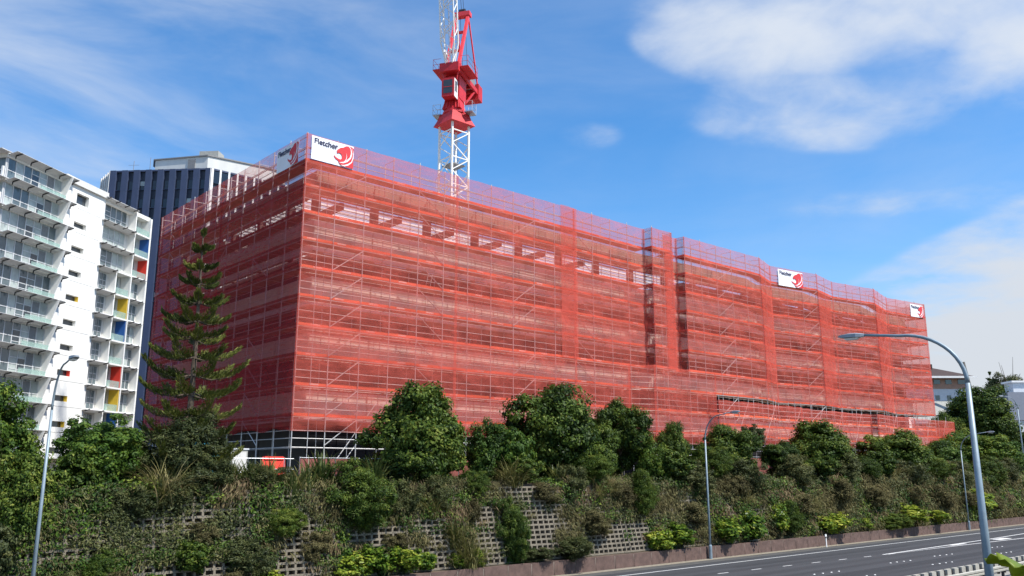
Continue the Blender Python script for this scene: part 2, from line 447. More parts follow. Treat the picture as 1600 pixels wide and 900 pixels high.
# repair patches in the asphalt, slightly darker
patch_m = mat('asphalt_patch', (.030, .031, .033), .8, var=.2, scale=2, bump=.2, bscale=40)
strip('asphalt_patch', [(43, -9.1), (60, -9.3), (88, -9.3)], 1.1, patch_m, .003, road)
strip('asphalt_patch', [(50, -2.3), (76, -2.3)], .5, patch_m, .003, road)
tag(strip('road_shoulder', [(-300, 1.05), (400, 1.05)], 1.0, shoulder_m, .006, None), 'worn asphalt shoulder beside the brown wall', kind='structure')
tag(strip('verge_path', [(-300, 1.85), (400, 1.85)], .7, gravel_m, .018, None), 'pale gritty verge at the foot of the wall', kind='structure')
tag(MB().box(-300, 400, -28.6, -17.2, -.3, .0).build('road', asphalt), 'far-side carriageway behind the steel barrier', kind='structure')

# brown low wall of precast blocks
pw = thing('roadside_wall', 'low brown aggregate block wall along the road edge', 'wall', (-12, 2.2, 0))
blk = MB()
blk.add([(0.022,0,0),(1.828,0,0),(1.828,.26,0),(.022,.26,0),(.022,.03,.84),(1.828,.03,.84),(1.828,.26,.84),(.022,.26,.84)],
        [(0,3,2,1),(4,5,6,7),(0,1,5,4),(1,2,6,5),(2,3,7,6),(3,0,4,7)])
blk_me = blk.mesh('block')
for k in range(73):
    o = link('block', blk_me, plinth_m, pw, (k*1.85, rnd.uniform(-.006, .006), rnd.uniform(-.006, .006)))
MB().box(0, 135, .035, .24, 0, .81).build('joint_backing', cap_m, pw)

# ------------------------------------------------------------------ crib wall
cw = thing('crib_wall', 'open concrete lattice retaining wall under the shrubs', 'retaining wall', (-6, 3.0, .86))
NR, PITCH, SL = 16, .285, .264
st_me = MB().box(0, 1.33, -.05, .10, 0, .105).mesh('stretcher')
hd_me = MB().box(-.055, .055, -.10, .25, -.185, .0).mesh('header')
rest_s, rest_h = MB(), MB()
for r_ in range(NR):
    z = r_*PITCH; y = z*SL
    for k in range(92):
        x = k*1.35 + (0.675 if r_ % 2 else 0)
        dz = rnd.uniform(-.012, .012); dy = rnd.uniform(-.012, .012)
        if 26 < x < 51 and r_ > 0: link('stretcher', st_me, concrete, cw, (x, y+dy, z+dz))
        else: rest_s.box(x, x+1.33, y+dy-.05, y+dy+.10, z+dz, z+dz+.105)
        for q in range(3):
            hx = k*1.35 + .225 + q*.45; hy = y + rnd.uniform(-.02, .01)
            if r_ == 0: continue
            if 36.4 < hx < 45.1: link('header', hd_me, concrete, cw, (hx, hy, z))
            else: rest_h.box(hx-.055, hx+.055, hy-.10, hy+.25, z-.185, z)
tag(rest_s.build('stretchers', concrete, cw), kind='stuff')
tag(rest_h.build('headers', concrete, cw), kind='stuff')
MB().add([(0,.30,0),(126,.30,0),(126,1.50,4.5),(0,1.50,4.5)], [(0,1,2,3)]).build('earth_fill', soil, cw)

# ------------------------------------------------------------------ street lamps
def street_lamp(label, base, height, adir, reach, r0, r1, head_len=.75, rise=1.9, group='street lamps beside the road'):
    t = thing('street_lamp', label, 'street lamp', base, 0, group)
    a = V((adir[0], adir[1], 0)).normalized()
    zt = height - rise
    p = MB(); p.path([(0,0,0), (0,0,zt*.5), (0,0,zt)], [r0, (r0+r1)/2, r1], 10); p.build('pole', lamp_steel, t, True)
    p = MB(); p.path([(0,0,0), (0,0,.9)], [r0*1.45, r0*1.42], 10).path([(0,0,.9),(0,0,1.0)], [r0*1.42, r0*1.02], 10); p.build('pole_base', lamp_steel, t)
    pts = []
    for k in range(13):
        q = k/12*math.pi/2
        pts.append(a*(reach*.62*(1-math.cos(q))) + V((0,0,zt + (rise-.12)*math.sin(q))))
    pts.append(a*reach + V((0,0,height+.02)))
    p = MB(); p.path(pts, [r1*.95 - .35*r1*i/len(pts) for i in range(len(pts))], 8); p.build('arm', lamp_steel, t, True)
    h0 = a*(reach-.05) + V((0,0,height+.01)); sd = V((-a.y, a.x, 0))
    m = MB()
    rings = []
    for (u, w, hi, lo) in ((0, .05, .05, -.04), (.12, .10, .07, -.05), (.3, .15, .09, -.06), (.62, .15, .085, -.06), (.92, .11, .05, -.05), (1, .05, .02, -.03)):
        c = h0 + a*(u*head_len) + V((0,0,.04*u))
        rings.append([c + sd*w + V((0,0,lo)), c + sd*w*.9 + V((0,0,hi*.6)), c + V((0,0,hi)), c - sd*w*.9 + V((0,0,hi*.6)), c - sd*w + V((0,0,lo))])
    vs = [q for r in rings for q in r]; fs = []
    for i in range(len(rings)-1):
        for k in range(5): fs.append((i*5+k, i*5+(k+1) % 5, (i+1)*5+(k+1) % 5, (i+1)*5+k))
    fs += [(4,3,2,1,0), tuple((len(rings)-1)*5+k for k in range(5))]
    m.add(vs, fs); hd = m.build('lamp_head', lamp_grey, t)
    c = h0 + a*(head_len*.5) + V((0,0,-.055))
    MB().add([c-a*.24-sd*.10, c+a*.24-sd*.10, c+a*.24+sd*.10, c-a*.24+sd*.10, c-a*.17-sd*.07-V((0,0,.06)), c+a*.17-sd*.07-V((0,0,.06)), c+a*.17+sd*.07-V((0,0,.06)), c-a*.17+sd*.07-V((0,0,.06))],
             [(0,1,2,3),(7,6,5,4),(0,4,5,1),(1,5,6,2),(2,6,7,3),(3,7,4,0)]).build('lens', white_m, hd)
    return t
street_lamp('grey steel lamp post before the white apartment block', (9.45, 2.02, 0), 10.4, (.03, -1), 1.7, .088, .05)
street_lamp('slim grey lamp post at the wall in front of the red netting', (53.6, 2.0, 0), 10.35, (0.05, -1), 2.3, .09, .058)
street_lamp('slim grey lamp post half hidden behind the thick near pole', (101.2, 2.0, 0), 10.4, (0.05, -1), 2.9, .09, .055)
street_lamp('thick tall grey lamp post nearest the viewer, arm over the road', (27.45, -26.1, 0), 10.42, (-.12, 1), 2.95, .155, .072, head_len=.85, rise=1.75)
street_lamp('small lamp post standing on the overbridge by the grey building', (148.3, 10.6, 7.0), 10.8, (-.85, .5), 2.4, .12, .07)

# white edge marker post
mk = thing('marker_post', 'short white roadside marker post with dark band', 'marker post', (69.3, 1.5, 0))
MB().box(-.05, .05, -.03, .03, 0, 1.05).build('post', white_m, mk)
MB().box(-.053, .053, -.034, .034, .72, .86).build('band', grey_m, mk)
MB().box(-.13, .13, -.02, .02, .86, 1.02).build('reflector_plate', white_m, mk)

# steel guard rail (double sided) in the median
gr = thing('guard_rail', 'pale steel guard rail with post blocks in the median', 'guard rail', (20, -15.6, 0))
prof = [(-.04, -.155), (.035, -.12), (.035, -.045), (-.04, -.01), (-.04, .01), (.035, .045), (.035, .12), (-.04, .155)]
rail_m = mat('weathered_rail', (.40, .38, .32), .6, metal=.2, var=.15, scale=3)
def wbeam(y, sgn, x0, x1):
    vs = []; fs = []
    for x in (x0, x1):
        for (d, h) in prof: vs.append((x, y + sgn*d, .62 + h))
    n = len(prof)
    for i in range(n-1): fs.append((i, i+1, n+i+1, n+i))
    m = MB(); m.add(vs, fs)
    o = m.build('rail', rail_m, gr)
    md = o.modifiers.new('thick', 'SOLIDIFY'); md.thickness = .012
for k in range(15):
    wbeam(-.95, -1, k*4.0+.01, k*4.0+4.0); wbeam(.55, 1, k*4.0+.01, k*4.0+4.0)
post_me = MB().box(-.06, .06, -.07, .07, 0, .80).mesh('post')
blk2_me = MB().box(-.27, .27, -.11, .11, .50, .84).mesh('block')
for k in range(60):
    link('post', post_me, black_m, gr, (k*1.0+.5, .15, 0))
    link('block', blk2_me, rail_m, gr, (k*1.0, .15, 0))
for k in range(20):
    link('rear_post', post_me, galv, gr, (k*3.0+.5, -.78, 0))
tag(MB().box(-300, 400, -17.2, -14.0, -.3, .05).build('median_path', mat('median_concrete', (.27, .26, .24), .9, var=.2, scale=1.5)), 'grey concrete median strip under the barrier', kind='structure')

# ------------------------------------------------------------------ the building under the netting
BO = (28.6, 16.6, 5.6)
FOOT = [(28.6, 41.0), (28.6, 16.6), (63, 16.4), (68, 16.1), (81.5, 15.4), (85.2, 16.4), (93.2, 15.1), (98.4, 15.8), (106.4, 14.4), (112.8, 15.7), (120, 14.6), (121, 38.0)]
office = thing('office_building', 'long office building under repair wrapped behind red netting', 'building', BO)
def inset(path, d):
    """offset an open polyline to its left (inwards) by d"""
    out = []
    for i, p in enumerate(path):
        ns = []
        for a, b in ((i-1, i), (i, i+1)):
            if 0 <= a and b < len(path):
                e = V(path[b]) - V(path[a]); e.normalize(); ns.append(V((-e.y, e.x)))
        n = sum(ns, V((0, 0))).normalized(); k = d / max(.35, n.dot(ns[0]))
        out.append((p[0]+n.x*k, p[1]+n.y*k))
    return out
ring = FOOT
ring_in = inset(FOOT, .45)
core = inset(FOOT, .75)
SLABZ = [9.62, 13.62, 17.6, 21.5]
for z in SLABZ:
    MB().prism(inset(FOOT, .68), z-.32, z).build('floor_slab', bld_slab, office, off=BO)
# pale spandrel panels (each its own part) and dark window bands
def along(path, step):
    for a, b in zip(path, path[1:]):
        a = V(a); b = V(b); L_ = (b-a).length; n = max(1, round(L_/step))
        for k in range(n): yield a.lerp(b, k/n), a.lerp(b, (k+1)/n)
for (z0, z1, m_) in ((9.55, 11.55, bld_pale), (13.85, 15.5, bld_pale), (17.5, 19.5, bld_pale), (21.4, 23.72, bld_pale), (25.5, 27.3, bld_brown)):
    for a, b in along(ring[:11], 4.9):
        d = (b-a).normalized(); nI = V((-d.y, d.x)); a2 = a + d*.03; b2 = b - d*.03
        o = nI*rnd.uniform(0, .015)
        c0, c1, c2, c3 = a2+o, b2+o, b2+o+nI*.28, a2+o+nI*.28
        MB().prism([c0, c1, c2, c3], z0, z1).build('spandrel_panel', m_, office, off=BO)
for (z0, z1) in ((5.6, 9.3), (11.55, 13.83), (15.5, 17.28), (19.5, 21.18)):
    for a, b in along(ring_in[:11], 2.45):
        d = (b-a).normalized(); nI = V((-d.y, d.x))
        c = [a+d*.04, b-d*.04, b-d*.04+nI*.05, a+d*.04+nI*.05]
        MB().prism([q + nI*.1 for q in c], z0+.02, z1-.02).build('window', bld_dark, office, off=BO)
MB().prism(core, 5.6, 21.2).build('core_wall', bld_dark, office, off=BO)
# open top storey: columns, girders, white purlins against the sky
for a, b in along(ring[:11], 5.2):
    d = (b-a).normalized(); nI = V((-d.y, d.x)); p = a + nI*.5 + d*.35
    m = MB()
    m.beam((p.x, p.y, 21.5), (p.x, p.y, 25.6), .5, .5, (d.x, d.y, 0))
    m.build('column', bld_col, office, off=BO)
for x in np.arange(31.2, 62, 5.2):
    MB().beam((x, 17.3, 25.35), (x+.2, 33, 25.35), .35, .5).build('girder', bld_col, office, off=BO)
MB().beam((30, 24.5, 25.3), (78, 24.5, 25.3), .3, .5).build('girder', bld_col, office, off=BO)
for k in range(15):
    y = 17.6 + k*.95
    MB().add([(29.2, y-.2, 25.8), (72, y-.5, 25.8), (72, y-.14, 25.8), (29.2, y+.16, 25.8)], [(0, 1, 2, 3)]).build('roof_sheet', sheet_m, office, off=BO)
    MB().beam((29.2, y+.42, 25.72), (72, y+.12, 25.72), .2, .14).build('purlin', purlin_m, office, off=BO)
MB().prism(inset([(72, 16.9), (121, 15.2), (121, 38), (72, 38)], 0) , 25.3, 25.6).build('roof_deck', bld_slab, office, off=BO)
MB().prism([(72.2, 18.5), (119, 18.5), (119, 37), (72.2, 37)], 21.5, 25.3).build('top_floor_core', bld_brown, office, off=BO)
MB().prism([(29.2, 33), (72, 33), (72, 40.5), (29.2, 40.5)], 25.2, 25.5).build('roof_deck', bld_slab, office, off=BO)
for k in range(3):
    MB().box(30, 31.2, 22+k*5, 25+k*5, 21.55, 22.5).build('ceiling_duct', purlin_m, office, off=BO)
# pale tower block rising at the far end behind the net
MB().box(121.3, 124.5, 17, 27, 5.6, 15.5).build('end_stair_block', white_m, office, off=BO)

# ------------------------------------------------------------------ scaffolding
SO = (26.9, 15.0, 5.6)
scaf = thing('scaffolding', 'tube scaffolding hung with red debris netting around the building', 'scaffolding', SO)
LZ = [7.73, 9.68, 11.68, 13.68, 15.67, 17.66, 19.65, 21.6, 23.5, 25.4, 27.2]
TOPZ = 29.2
UPPER = [(26.9, 42.0), (26.9, 15.0), (53.2, 14.72), (63.0, 14.72), (63.05, 13.75), (65.9, 13.7), (65.95, 14.65), (68.0, 14.65), (68.05, 13.7), (81.2, 13.4),
         (85.3, 14.6), (93.2, 13.2), (98.4, 14.0), (106.4, 12.5), (113.0, 13.9), (121.5, 12.5), (122.6, 34)]
LOWER = [(26.9, 42.0), (26.9, 15.0), (53.2, 14.72), (60.2, 14.66), (62.5, 13.62), (81.2, 13.36), (85.3, 14.6), (93.2, 13.2), (98.4, 14.0), (106.4, 12.5), (113.0, 13.9), (121.5, 12.5), (122.6, 34)]
def loc_of(x, y, z): return (x-SO[0], y-SO[1], z-SO[2])
def outn(a, b):
    d = (V(b)-V(a)).normalized(); return V((d.y, -d.x)), d
std_me = MB().tube((0,0,0), (0,0,TOPZ-5.6), .036, 6).mesh('standard')
std_in = MB().tube((0,0,0), (0,0,TOPZ-5.6-.25), .026, 5).mesh('inner_standard')
bays = []
seen = set()
for si, (a, b) in enumerate(zip(UPPER, UPPER[1:])):
    n_, d_ = outn(a, b); L_ = (V(b)-V(a)).length
    nb = max(1, round(L_/2.42))
    for k in range(nb+1):
        p = V(a).lerp(V(b), k/nb)
        key = (round(p.x, 0), round(p.y, 0))
        if key in seen and L_ > 1.2: continue
        seen.add(key)
        tall = rnd.choice((0, 0, .12, .3))
        o = link('standard', std_me, tube_m, scaf, loc_of(p.x, p.y, 5.6 + tall*.6))
        q = p - n_*1.15
        link('inner_standard', std_in, tube_m, scaf, loc_of(q.x, q.y, 5.6))
    for k in range(nb):
        bays.append((si, V(a).lerp(V(b), k/nb), V(a).lerp(V(b), (k+1)/nb), n_))
toe_rest, tr_rest, print_rest, end_boards = MB(), MB(), MB(), MB()
n_toe = 0
for li, z in enumerate(LZ + [28.2]):
    path = UPPER if z > 15.5 else LOWER
    for si, (a, b) in enumerate(zip(path, path[1:])):
        n_, d_ = outn(a, b); A = V(a); B = V(b); L_ = (B-A).length
        if si == len(path)-2 and li % 2: continue
        ins = n_*-.04
        jz = rnd.uniform(-.02, .02)
        MB().tube((A.x+ins.x, A.y+ins.y, z-.06), (B.x+ins.x, B.y+ins.y, z-.06+jz), .032, 5).build('ledger', tube_m, scaf, off=SO)
        if z < 28:
            for hgt in ((.52, 1.02) if L_ > 1.3 else (1.02,)):
                MB().tube((A.x+ins.x, A.y+ins.y, z+hgt), (B.x+ins.x, B.y+ins.y, z+hgt+rnd.uniform(-.02, .02)), .027, 5).build('guard_tube', tube_m, scaf, off=SO)
            i2 = n_*-1.15
            MB().tube((A.x+i2.x, A.y+i2.y, z-.06), (B.x+i2.x, B.y+i2.y, z-.06), .024, 5).build('inner_ledger', tube_m, scaf, off=SO)
            if z > 9:
                c = [A-n_*.14, B-n_*.14, B-n_*1.05, A-n_*1.05]
                MB().prism([(q.x, q.y) for q in c][::-1], z-.03, z+.02).build('deck', deck_m, scaf, off=SO)
for li, z in enumerate(LZ):
    if z < 9: continue
    for bi, (si, p, q, n_) in enumerate(bays):
        d_ = (q-p).normalized(); L_ = (q-p).length
        o_ = n_*-.075
        a2 = p + o_ + d_*.03; b2 = q + o_ - d_*.03
        dz = rnd.uniform(-.015, .015)
        hb = .19
        m = MB(); m.beam((a2.x, a2.y, z+.02+hb/2+dz), (b2.x, b2.y, z+.02+hb/2+dz+rnd.uniform(-.02, .02)), .04, hb)
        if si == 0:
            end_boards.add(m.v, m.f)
        elif si in (1, 2, 3) and n_toe < 290:
            o = m.build('toe_board', orange_m, scaf, off=SO); n_toe += 1
        else:
            toe_rest.add(m.v, m.f)
        if si >= 1 and rnd.random() < .6:
            c = p.lerp(q, rnd.uniform(.25, .6)) + n_*-.048
            print_rest.beam((c.x-d_.x*.35, c.y-d_.y*.35, z+.13+dz), (c.x+d_.x*.35, c.y+d_.y*.35, z+.13+dz), .006, .10)
        r_ = p - n_*1.2; s_ = p + n_*.05
        if z > 27: MB().tube((s_.x, s_.y, z+1.75), (r_.x, r_.y, z+1.78), .022, 5).build('transom', tube_m, scaf, off=SO)
        else: tr_rest.tube((s_.x, s_.y, z-.11), (r_.x, r_.y, z-.11), .022, 4)
tag(toe_rest.build('toe_boards', orange_m, scaf, off=SO), kind='stuff')
tag(end_boards.build('shaded_toe_boards', deck_m, scaf, off=SO), kind='stuff')  # end-face toe boards in plank brown, not orange: shade put into their colour
tag(print_rest.build('board_lettering', board_print, scaf, off=SO), kind='stuff')
tag(tr_rest.build('transoms', tube_m, scaf, off=SO), kind='stuff')
# diagonal face braces, staggered; one rising run and one falling run per few bays
for bi, (si, p, q, n_) in enumerate(bays):
    if (q-p).length < 1.3: continue
    ph = bi % 7
    if ph not in (1, 5): continue
    for li in range(len(LZ)-1):
        if ph == 5 and si in (1, 2) and li in (7, 8): continue
        a2, b2 = (p, q) if ph == 1 else (q, p)
        if rnd.random() < .12: continue
        off_ = n_*-.005
        if ph == 1: MB().tube((a2.x+off_.x, a2.y+off_.y, LZ[li+1]-.1), (b2.x+off_.x, b2.y+off_.y, LZ[li]+.1), .034, 5).build('brace', tube_m, scaf, off=SO)
        else: MB().tube((a2.x+off_.x, a2.y+off_.y, LZ[li+1]-.1), (b2.x+off_.x, b2.y+off_.y, LZ[li]+.1), .034, 5).build('brace', tube_m, scaf, off=SO)
# ladders between lifts
for (x, y, l0) in ((37.5, 15.3, 6), (41, 15.3, 3), (46, 15.3, 5), (58, 15.2, 2), (64.5, 14.2, 7), (64.2, 14.2, 5), (64.6, 14.2, 3), (75, 14.2, 4), (90, 14.2, 6), (103, 13.7, 3)):
    m = MB()
    for s in (0, .4):
        m.tube((x+s, y, LZ[l0]+.05), (x+s+.55, y, LZ[l0+1]+.6), .022, 5)
    for k in range(8):
        t_ = k/8; m.tube((x+.55*t_, y, LZ[l0]+.2+t_*2.3), (x+.4+.55*t_, y, LZ[l0]+.2+t_*2.3), .016, 4)
    m.build('ladder', tube_m, scaf, off=SO)
# raking struts at the foot
for (x, dx) in ((30.5, 3.0), (31.2, 3.0), (76, -2.6), (84, 3), (97, 3), (110, 3)):
    yy = 15.3 if x < 40 else 13.2
    MB().tube((x, yy, 7.0), (x+dx, yy if x < 40 else 14.6, 10.9), .03, 6).build('raking_strut', tube_m, scaf, off=SO)

# --- netting, one sheet per lift and run, each slightly slack
def net_sheet(a, b, z0, z1, name='net_panel', bulge=.07, offs=.07, sag=.0, scal=0.0, m_=None):
    a = V(a); b = V(b); n_, d_ = outn(a, b); a = a - d_*.13; b = b + d_*.13; L_ = (b-a).length
    nx = max(2, int(L_/.45)); nz = 6
    ph = rnd.uniform(0, 6.28); ph2 = rnd.uniform(0, 6.28)
    vs = []; fs = []
    for j in range(nz+1):
        t = j/nz
        for i in range(nx+1):
            s = i/nx; w = s*L_
            env = min(1, 4*s*(1-s)*3) if L_ > 2 else 0
            bul = bulge*math.sin(math.pi*t)*(1.1*abs(math.sin(w*math.pi/2.42)) + .7*math.sin(w*1.1+ph) + .5*math.sin(w*.37+ph2) + .5*math.sin(w*2.9+t*5+ph2) + .35*math.sin(w*1.7-t*7+ph))*env
            bul = max(-.02, bul)
            zz = z0 + (z1-z0)*t
            if j == 0 and scal: zz += scal*abs(math.sin(w*math.pi/4.8))**2 * (1 if math.sin(w*.21+ph) > 0 else .3)
            if j == nz and not sag: zz += .035*math.sin(w*.9+ph) + .025*math.sin(w*2.3+ph2)
            if j == nz: zz -= sag*(abs(math.sin(w*math.pi/2.42)))*env
            p = a + d_*w + n_*(offs+bul)
            vs.append((p.x, p.y, zz))
    for j in range(nz):
        for i in range(nx):
            k = j*(nx+1)+i; fs.append((k, k+1, k+nx+2, k+nx+1))
    return MB().add(vs, fs).build(name, m_ or net_red, scaf, True, off=SO)
def runs(path, step=12.0):
    for si, (a, b) in enumerate(zip(path, path[1:])):
        A = V(a); B = V(b); L_ = (B-A).length; n = max(1, round(L_/step))
        for k in range(n): yield si, A.lerp(B, k/n), A.lerp(B, (k+1)/n)
ZN = [8.71] + LZ[1:] + [TOPZ]
for i in range(len(ZN)-1):
    z0, z1 = ZN[i], ZN[i+1]
    low = z1 < 15.8
    for si, a, b in runs(LOWER if low else UPPER):
        if z1 < 13.8 and a.x > 74.5: continue            # the outer skirt takes over there
        if z0 < 13 and 70 < a.x: continue
        top = i == len(ZN)-2
        net_sheet(a, b, z0, z1 + (0 if top else .14), bulge=.11 if not top else .04, offs=.07 + .02*(i % 2), sag=.03 if top else 0, scal=.35 if (i == 0 and si == 0) else 0, m_=net_shaded if (si == 0 and not top) else None)
# doubled strip of net at the seam near the middle of the long face
for i in range(4, len(ZN)-1): net_sheet((51.6, 14.75), (53.3, 14.70), ZN[i], ZN[i+1], bulge=.02, offs=.16)
for i in range(4, len(ZN)-2): net_sheet((64.9, 13.74), (65.95, 13.72), ZN[i], ZN[i+1], bulge=.02, offs=.16)
# doubled net where the folded returns overlap
for (a, b) in (((81.2, 13.4), (84.6, 14.35)), ((93.2, 13.2), (97.0, 13.8)), ((106.4, 12.5), (111.2, 13.5))):
    for i in range(4 if a[0] < 90 else 3, len(ZN)-2): net_sheet(a, b, ZN[i], ZN[i+1], bulge=.03, offs=.17)
# outer skirt along the far half
SK = [(70.7, 13.6), (70.75, 12.35), (86, 12.3), (101.8, 12.1), (101.85, 11.3), (112, 11.3), (124.2, 11.2), (124.6, 15.5)]
for (z0, z1) in ((8.9, 10.6), (10.6, 11.9), (11.9, 12.85)):
    for a, b in zip(SK, SK[1:]):
        if a[0] < 80 and z1 > 12.5: zt = 12.95
        else: zt = z1
        net_sheet(a, b, z0 + (.5 if a[0] > 110 and z0 < 9 else 0), zt+.08, bulge=.05, offs=.05)
for a, b in zip(SK, SK[1:]):
    for z in (8.95, 10.6, 11.9, 12.85):
        MB().tube((a[0], a[1], z), (b[0], b[1], z), .024, 5).build('ledger', tube_m, scaf, off=SO)
    if b[0]-a[0] > 3:
        m = MB(); m.beam((a[0], a[1]+.1, 10.72), (b[0], b[1]+.1, 10.72), .04, .2); m.build('toe_board', orange_m, scaf, off=SO)
        L_ = b[0]-a[0]; nb = round(L_/2.42)
        for k in range(nb):
            x = a[0] + L_*k/nb; y = a[1] + (b[1]-a[1])*k/nb
            MB().tube((x, y, 5.6), (x, y, 13.5), .028, 6).build('standard', tube_m, scaf, off=SO)
            if k % 2: MB().tube((x, y, 9.0), (x+L_/nb, y, 13.0), .034, 5).build('brace', tube_m, scaf, off=SO)
            elif k % 4 == 0: MB().tube((x, y, 13.0), (x+L_/nb, y, 9.0), .034, 5).build('brace', tube_m, scaf, off=SO)

# ------------------------------------------------------------------ banners on the parapet
def text_mesh(body, size):
    cu = bpy.data.curves.new('lettering', 'FONT'); cu.body = body; cu.size = size; cu.extrude = .003; cu.offset = .012; cu.resolution_u = 3
    ob = bpy.data.objects.new('lettering_tmp', cu); COL.objects.link(ob)
    dg = bpy.context.evaluated_depsgraph_get(); me = bpy.data.meshes.new_from_object(ob.evaluated_get(dg))
    bpy.data.objects.remove(ob); bpy.data.curves.remove(cu)
    me.name = 'lettering'; me.materials.clear()
    return me
def banner(label, p, direction, w, h, tilt=0.0):
    """p: upper-left corner; local x along the wall, local y up, local z outwards"""
    d = V((direction[0], direction[1], 0)).normalized()
    t = thing('banner', label, 'banner', p, 0, 'builder banners on the scaffold parapet')
    n_ = V((d.y, -d.x, 0))
    Mx = Matrix((( d.x, 0, n_.x), (d.y, 0, n_.y), (0, 1, 0))).to_4x4()
    t.matrix_world = Matrix.Translation(V(p)) @ Mx
    def wav(u, v): return .022*math.sin(u*7+v*3)*math.sin(math.pi*min(1, max(0, v))) + .006*math.sin(u*15+1)
    nx, ny = 18, 8
    vs = [(w*i/nx, -h*j/ny, wav(i/nx, j/ny)) for j in range(ny+1) for i in range(nx+1)]
    fs = [(j*(nx+1)+i, (j+1)*(nx+1)+i, (j+1)*(nx+1)+i+1, j*(nx+1)+i+1) for j in range(ny) for i in range(nx)]
    o = MB().add(vs, fs).build('cloth', banner_w, t)
    md = o.modifiers.new('thick', 'SOLIDIFY'); md.thickness = .006
    me = text_mesh('Fletcher', h*.33)
    lt = link('lettering', me, banner_t, t, (w*.05, -h*.31, .034))
    red = [(.80,.08),(.74,.17),(.68,.20),(.594,.34),(.60,.50),(.645,.44),(.69,.47),(.715,.55),(.715,.66),(.68,.72),(.63,.70),(.57,.66),(.52,.57),(.53,.66),(.57,.74),(.63,.80),(.66,.90),(.72,.985),(.995,.985),(.995,.10),(.94,.05),(.87,.05)]
    def flat(pts, z, m_, nm, par):
        import mathutils
        vs = [(u*w, -v*h, z) for u, v in pts]
        tri = mathutils.geometry.tessellate_polygon([[V(q) for q in vs]])
        return MB().add(vs, [tuple(t_) for t_ in tri]).build(nm, m_, par)
    em = flat(red, .036, banner_r, 'emblem', t)
    def stroke(cl, ws, z, nm):
        L1 = []; L2 = []
        for i, (u, v) in enumerate(cl):
            a = cl[max(0, i-1)]; b = cl[min(len(cl)-1, i+1)]
            du, dv = (b[0]-a[0])*w, (b[1]-a[1])*h; l = math.hypot(du, dv); nu, nv = -dv/l, du/l
            L1.append((u + nu*ws[i]/w, v + nv*ws[i]/h)); L2.append((u - nu*ws[i]/w, v - nv*ws[i]/h))
        vs = [(a[0]*w, -a[1]*h, z) for a in L1] + [(a[0]*w, -a[1]*h, z) for a in L2]; n = len(cl)
        return MB().add(vs, [(i, i+1, n+i+1, n+i) for i in range(n-1)]).build(nm, banner_w, em)
    stroke([(.87,.03),(.925,.15),(.945,.34),(.92,.54),(.84,.72),(.75,.82),(.66,.86)], [.01*w*.9, .025, .05, .055, .06, .05, .01], .042, 'feather_line')
    stroke([(.955,.10),(.985,.3),(.985,.52),(.95,.72),(.87,.86),(.78,.945),(.70,.95)], [.005, .02, .03, .035, .05, .05, .01], .042, 'feather_line')
    stroke([(.815,.40),(.83,.5),(.825,.62),(.795,.73),(.76,.79)], [.005, .015, .02, .025, .01], .042, 'feather_line')
    return t
banner('white logo banner at the sunlit corner of the red scaffold', (27.15, 14.84, 29.08), (1, -.01), 3.35, 1.72)
banner('white logo banner on the shaded end face of the red scaffold', (26.74, 19.1, 28.95), (0, -1), 3.2, 1.7)
banner('white logo banner on a folded bay far along the parapet', (86.4, 14.2, 28.95), (7.9, -1.4), 4.2, 1.9)
banner('white logo banner at the far end of the parapet', (118.1, 12.9, 28.9), (8.5, -1.4), 3.0, 1.75)

# ------------------------------------------------------------------ tower crane
CX, CY = 46.9, 24.1
crane = thing('tower_crane', 'red and white tower crane with raised lattice jib behind the netting', 'crane', (CX, CY, 6.9))
def lattice(m, x0, x1, y0, y1, z0, z1, n, r, dr):
    pass
mast = MB(); mdiag = MB()
hw = .98
for sx in (-1, 1):
    for sy in (-1, 1):
        MB().beam((sx*hw, sy*hw, 14.5), (sx*hw, sy*hw, 31.5), .17, .17).build('mast_leg', crane_white, crane)
zs = np.arange(14.5, 31.5, 1.34)
for i, z in enumerate(zs):
    for (a, b) in (((-hw,-hw),(hw,-hw)), ((hw,-hw),(hw,hw)), ((hw,hw),(-hw,hw)), ((-hw,hw),(-hw,-hw))):
        if i % 2 == 0: mdiag.beam((*a, z), (*b, z), .09, .09)
        if z+1.34 < 31.7:
            if i % 2: mdiag.beam((*a, z), (*b, z+1.34), .085, .085)
            else: mdiag.beam((*b, z), (*a, z+1.34), .085, .085)
mdiag.build('mast_lattice', crane_white, crane)
m = MB()
for s in (-.16, .16): m.tube((.45+s, .2, 14.5), (.45+s, .2, 30.5), .025, 5)
for k in range(40): m.tube((.29, .2, 14.7+k*.4), (.61, .2, 14.7+k*.4), .015, 4)
m.build('mast_ladder', galv, crane)
MB().box(-.8, .8, -.8, .8, 27.3, 27.38).build('rest_platform', grey_m, crane)
# everything that slews
top = bpy.data.objects.new('slewing_deck', None)
JA = math.atan2(-.512, -.832)
c_, s_ = math.cos(JA), math.sin(JA)
def cr(p): return (p[0]*c_ - p[1]*s_, p[0]*s_ + p[1]*c_, p[2] + .55)
def part(mb, name, m_, parent=crane, smooth=False):
    mb.v = [cr(p) for p in mb.v]; return mb.build(name, m_, parent, smooth)
bpy.data.objects.remove(top)
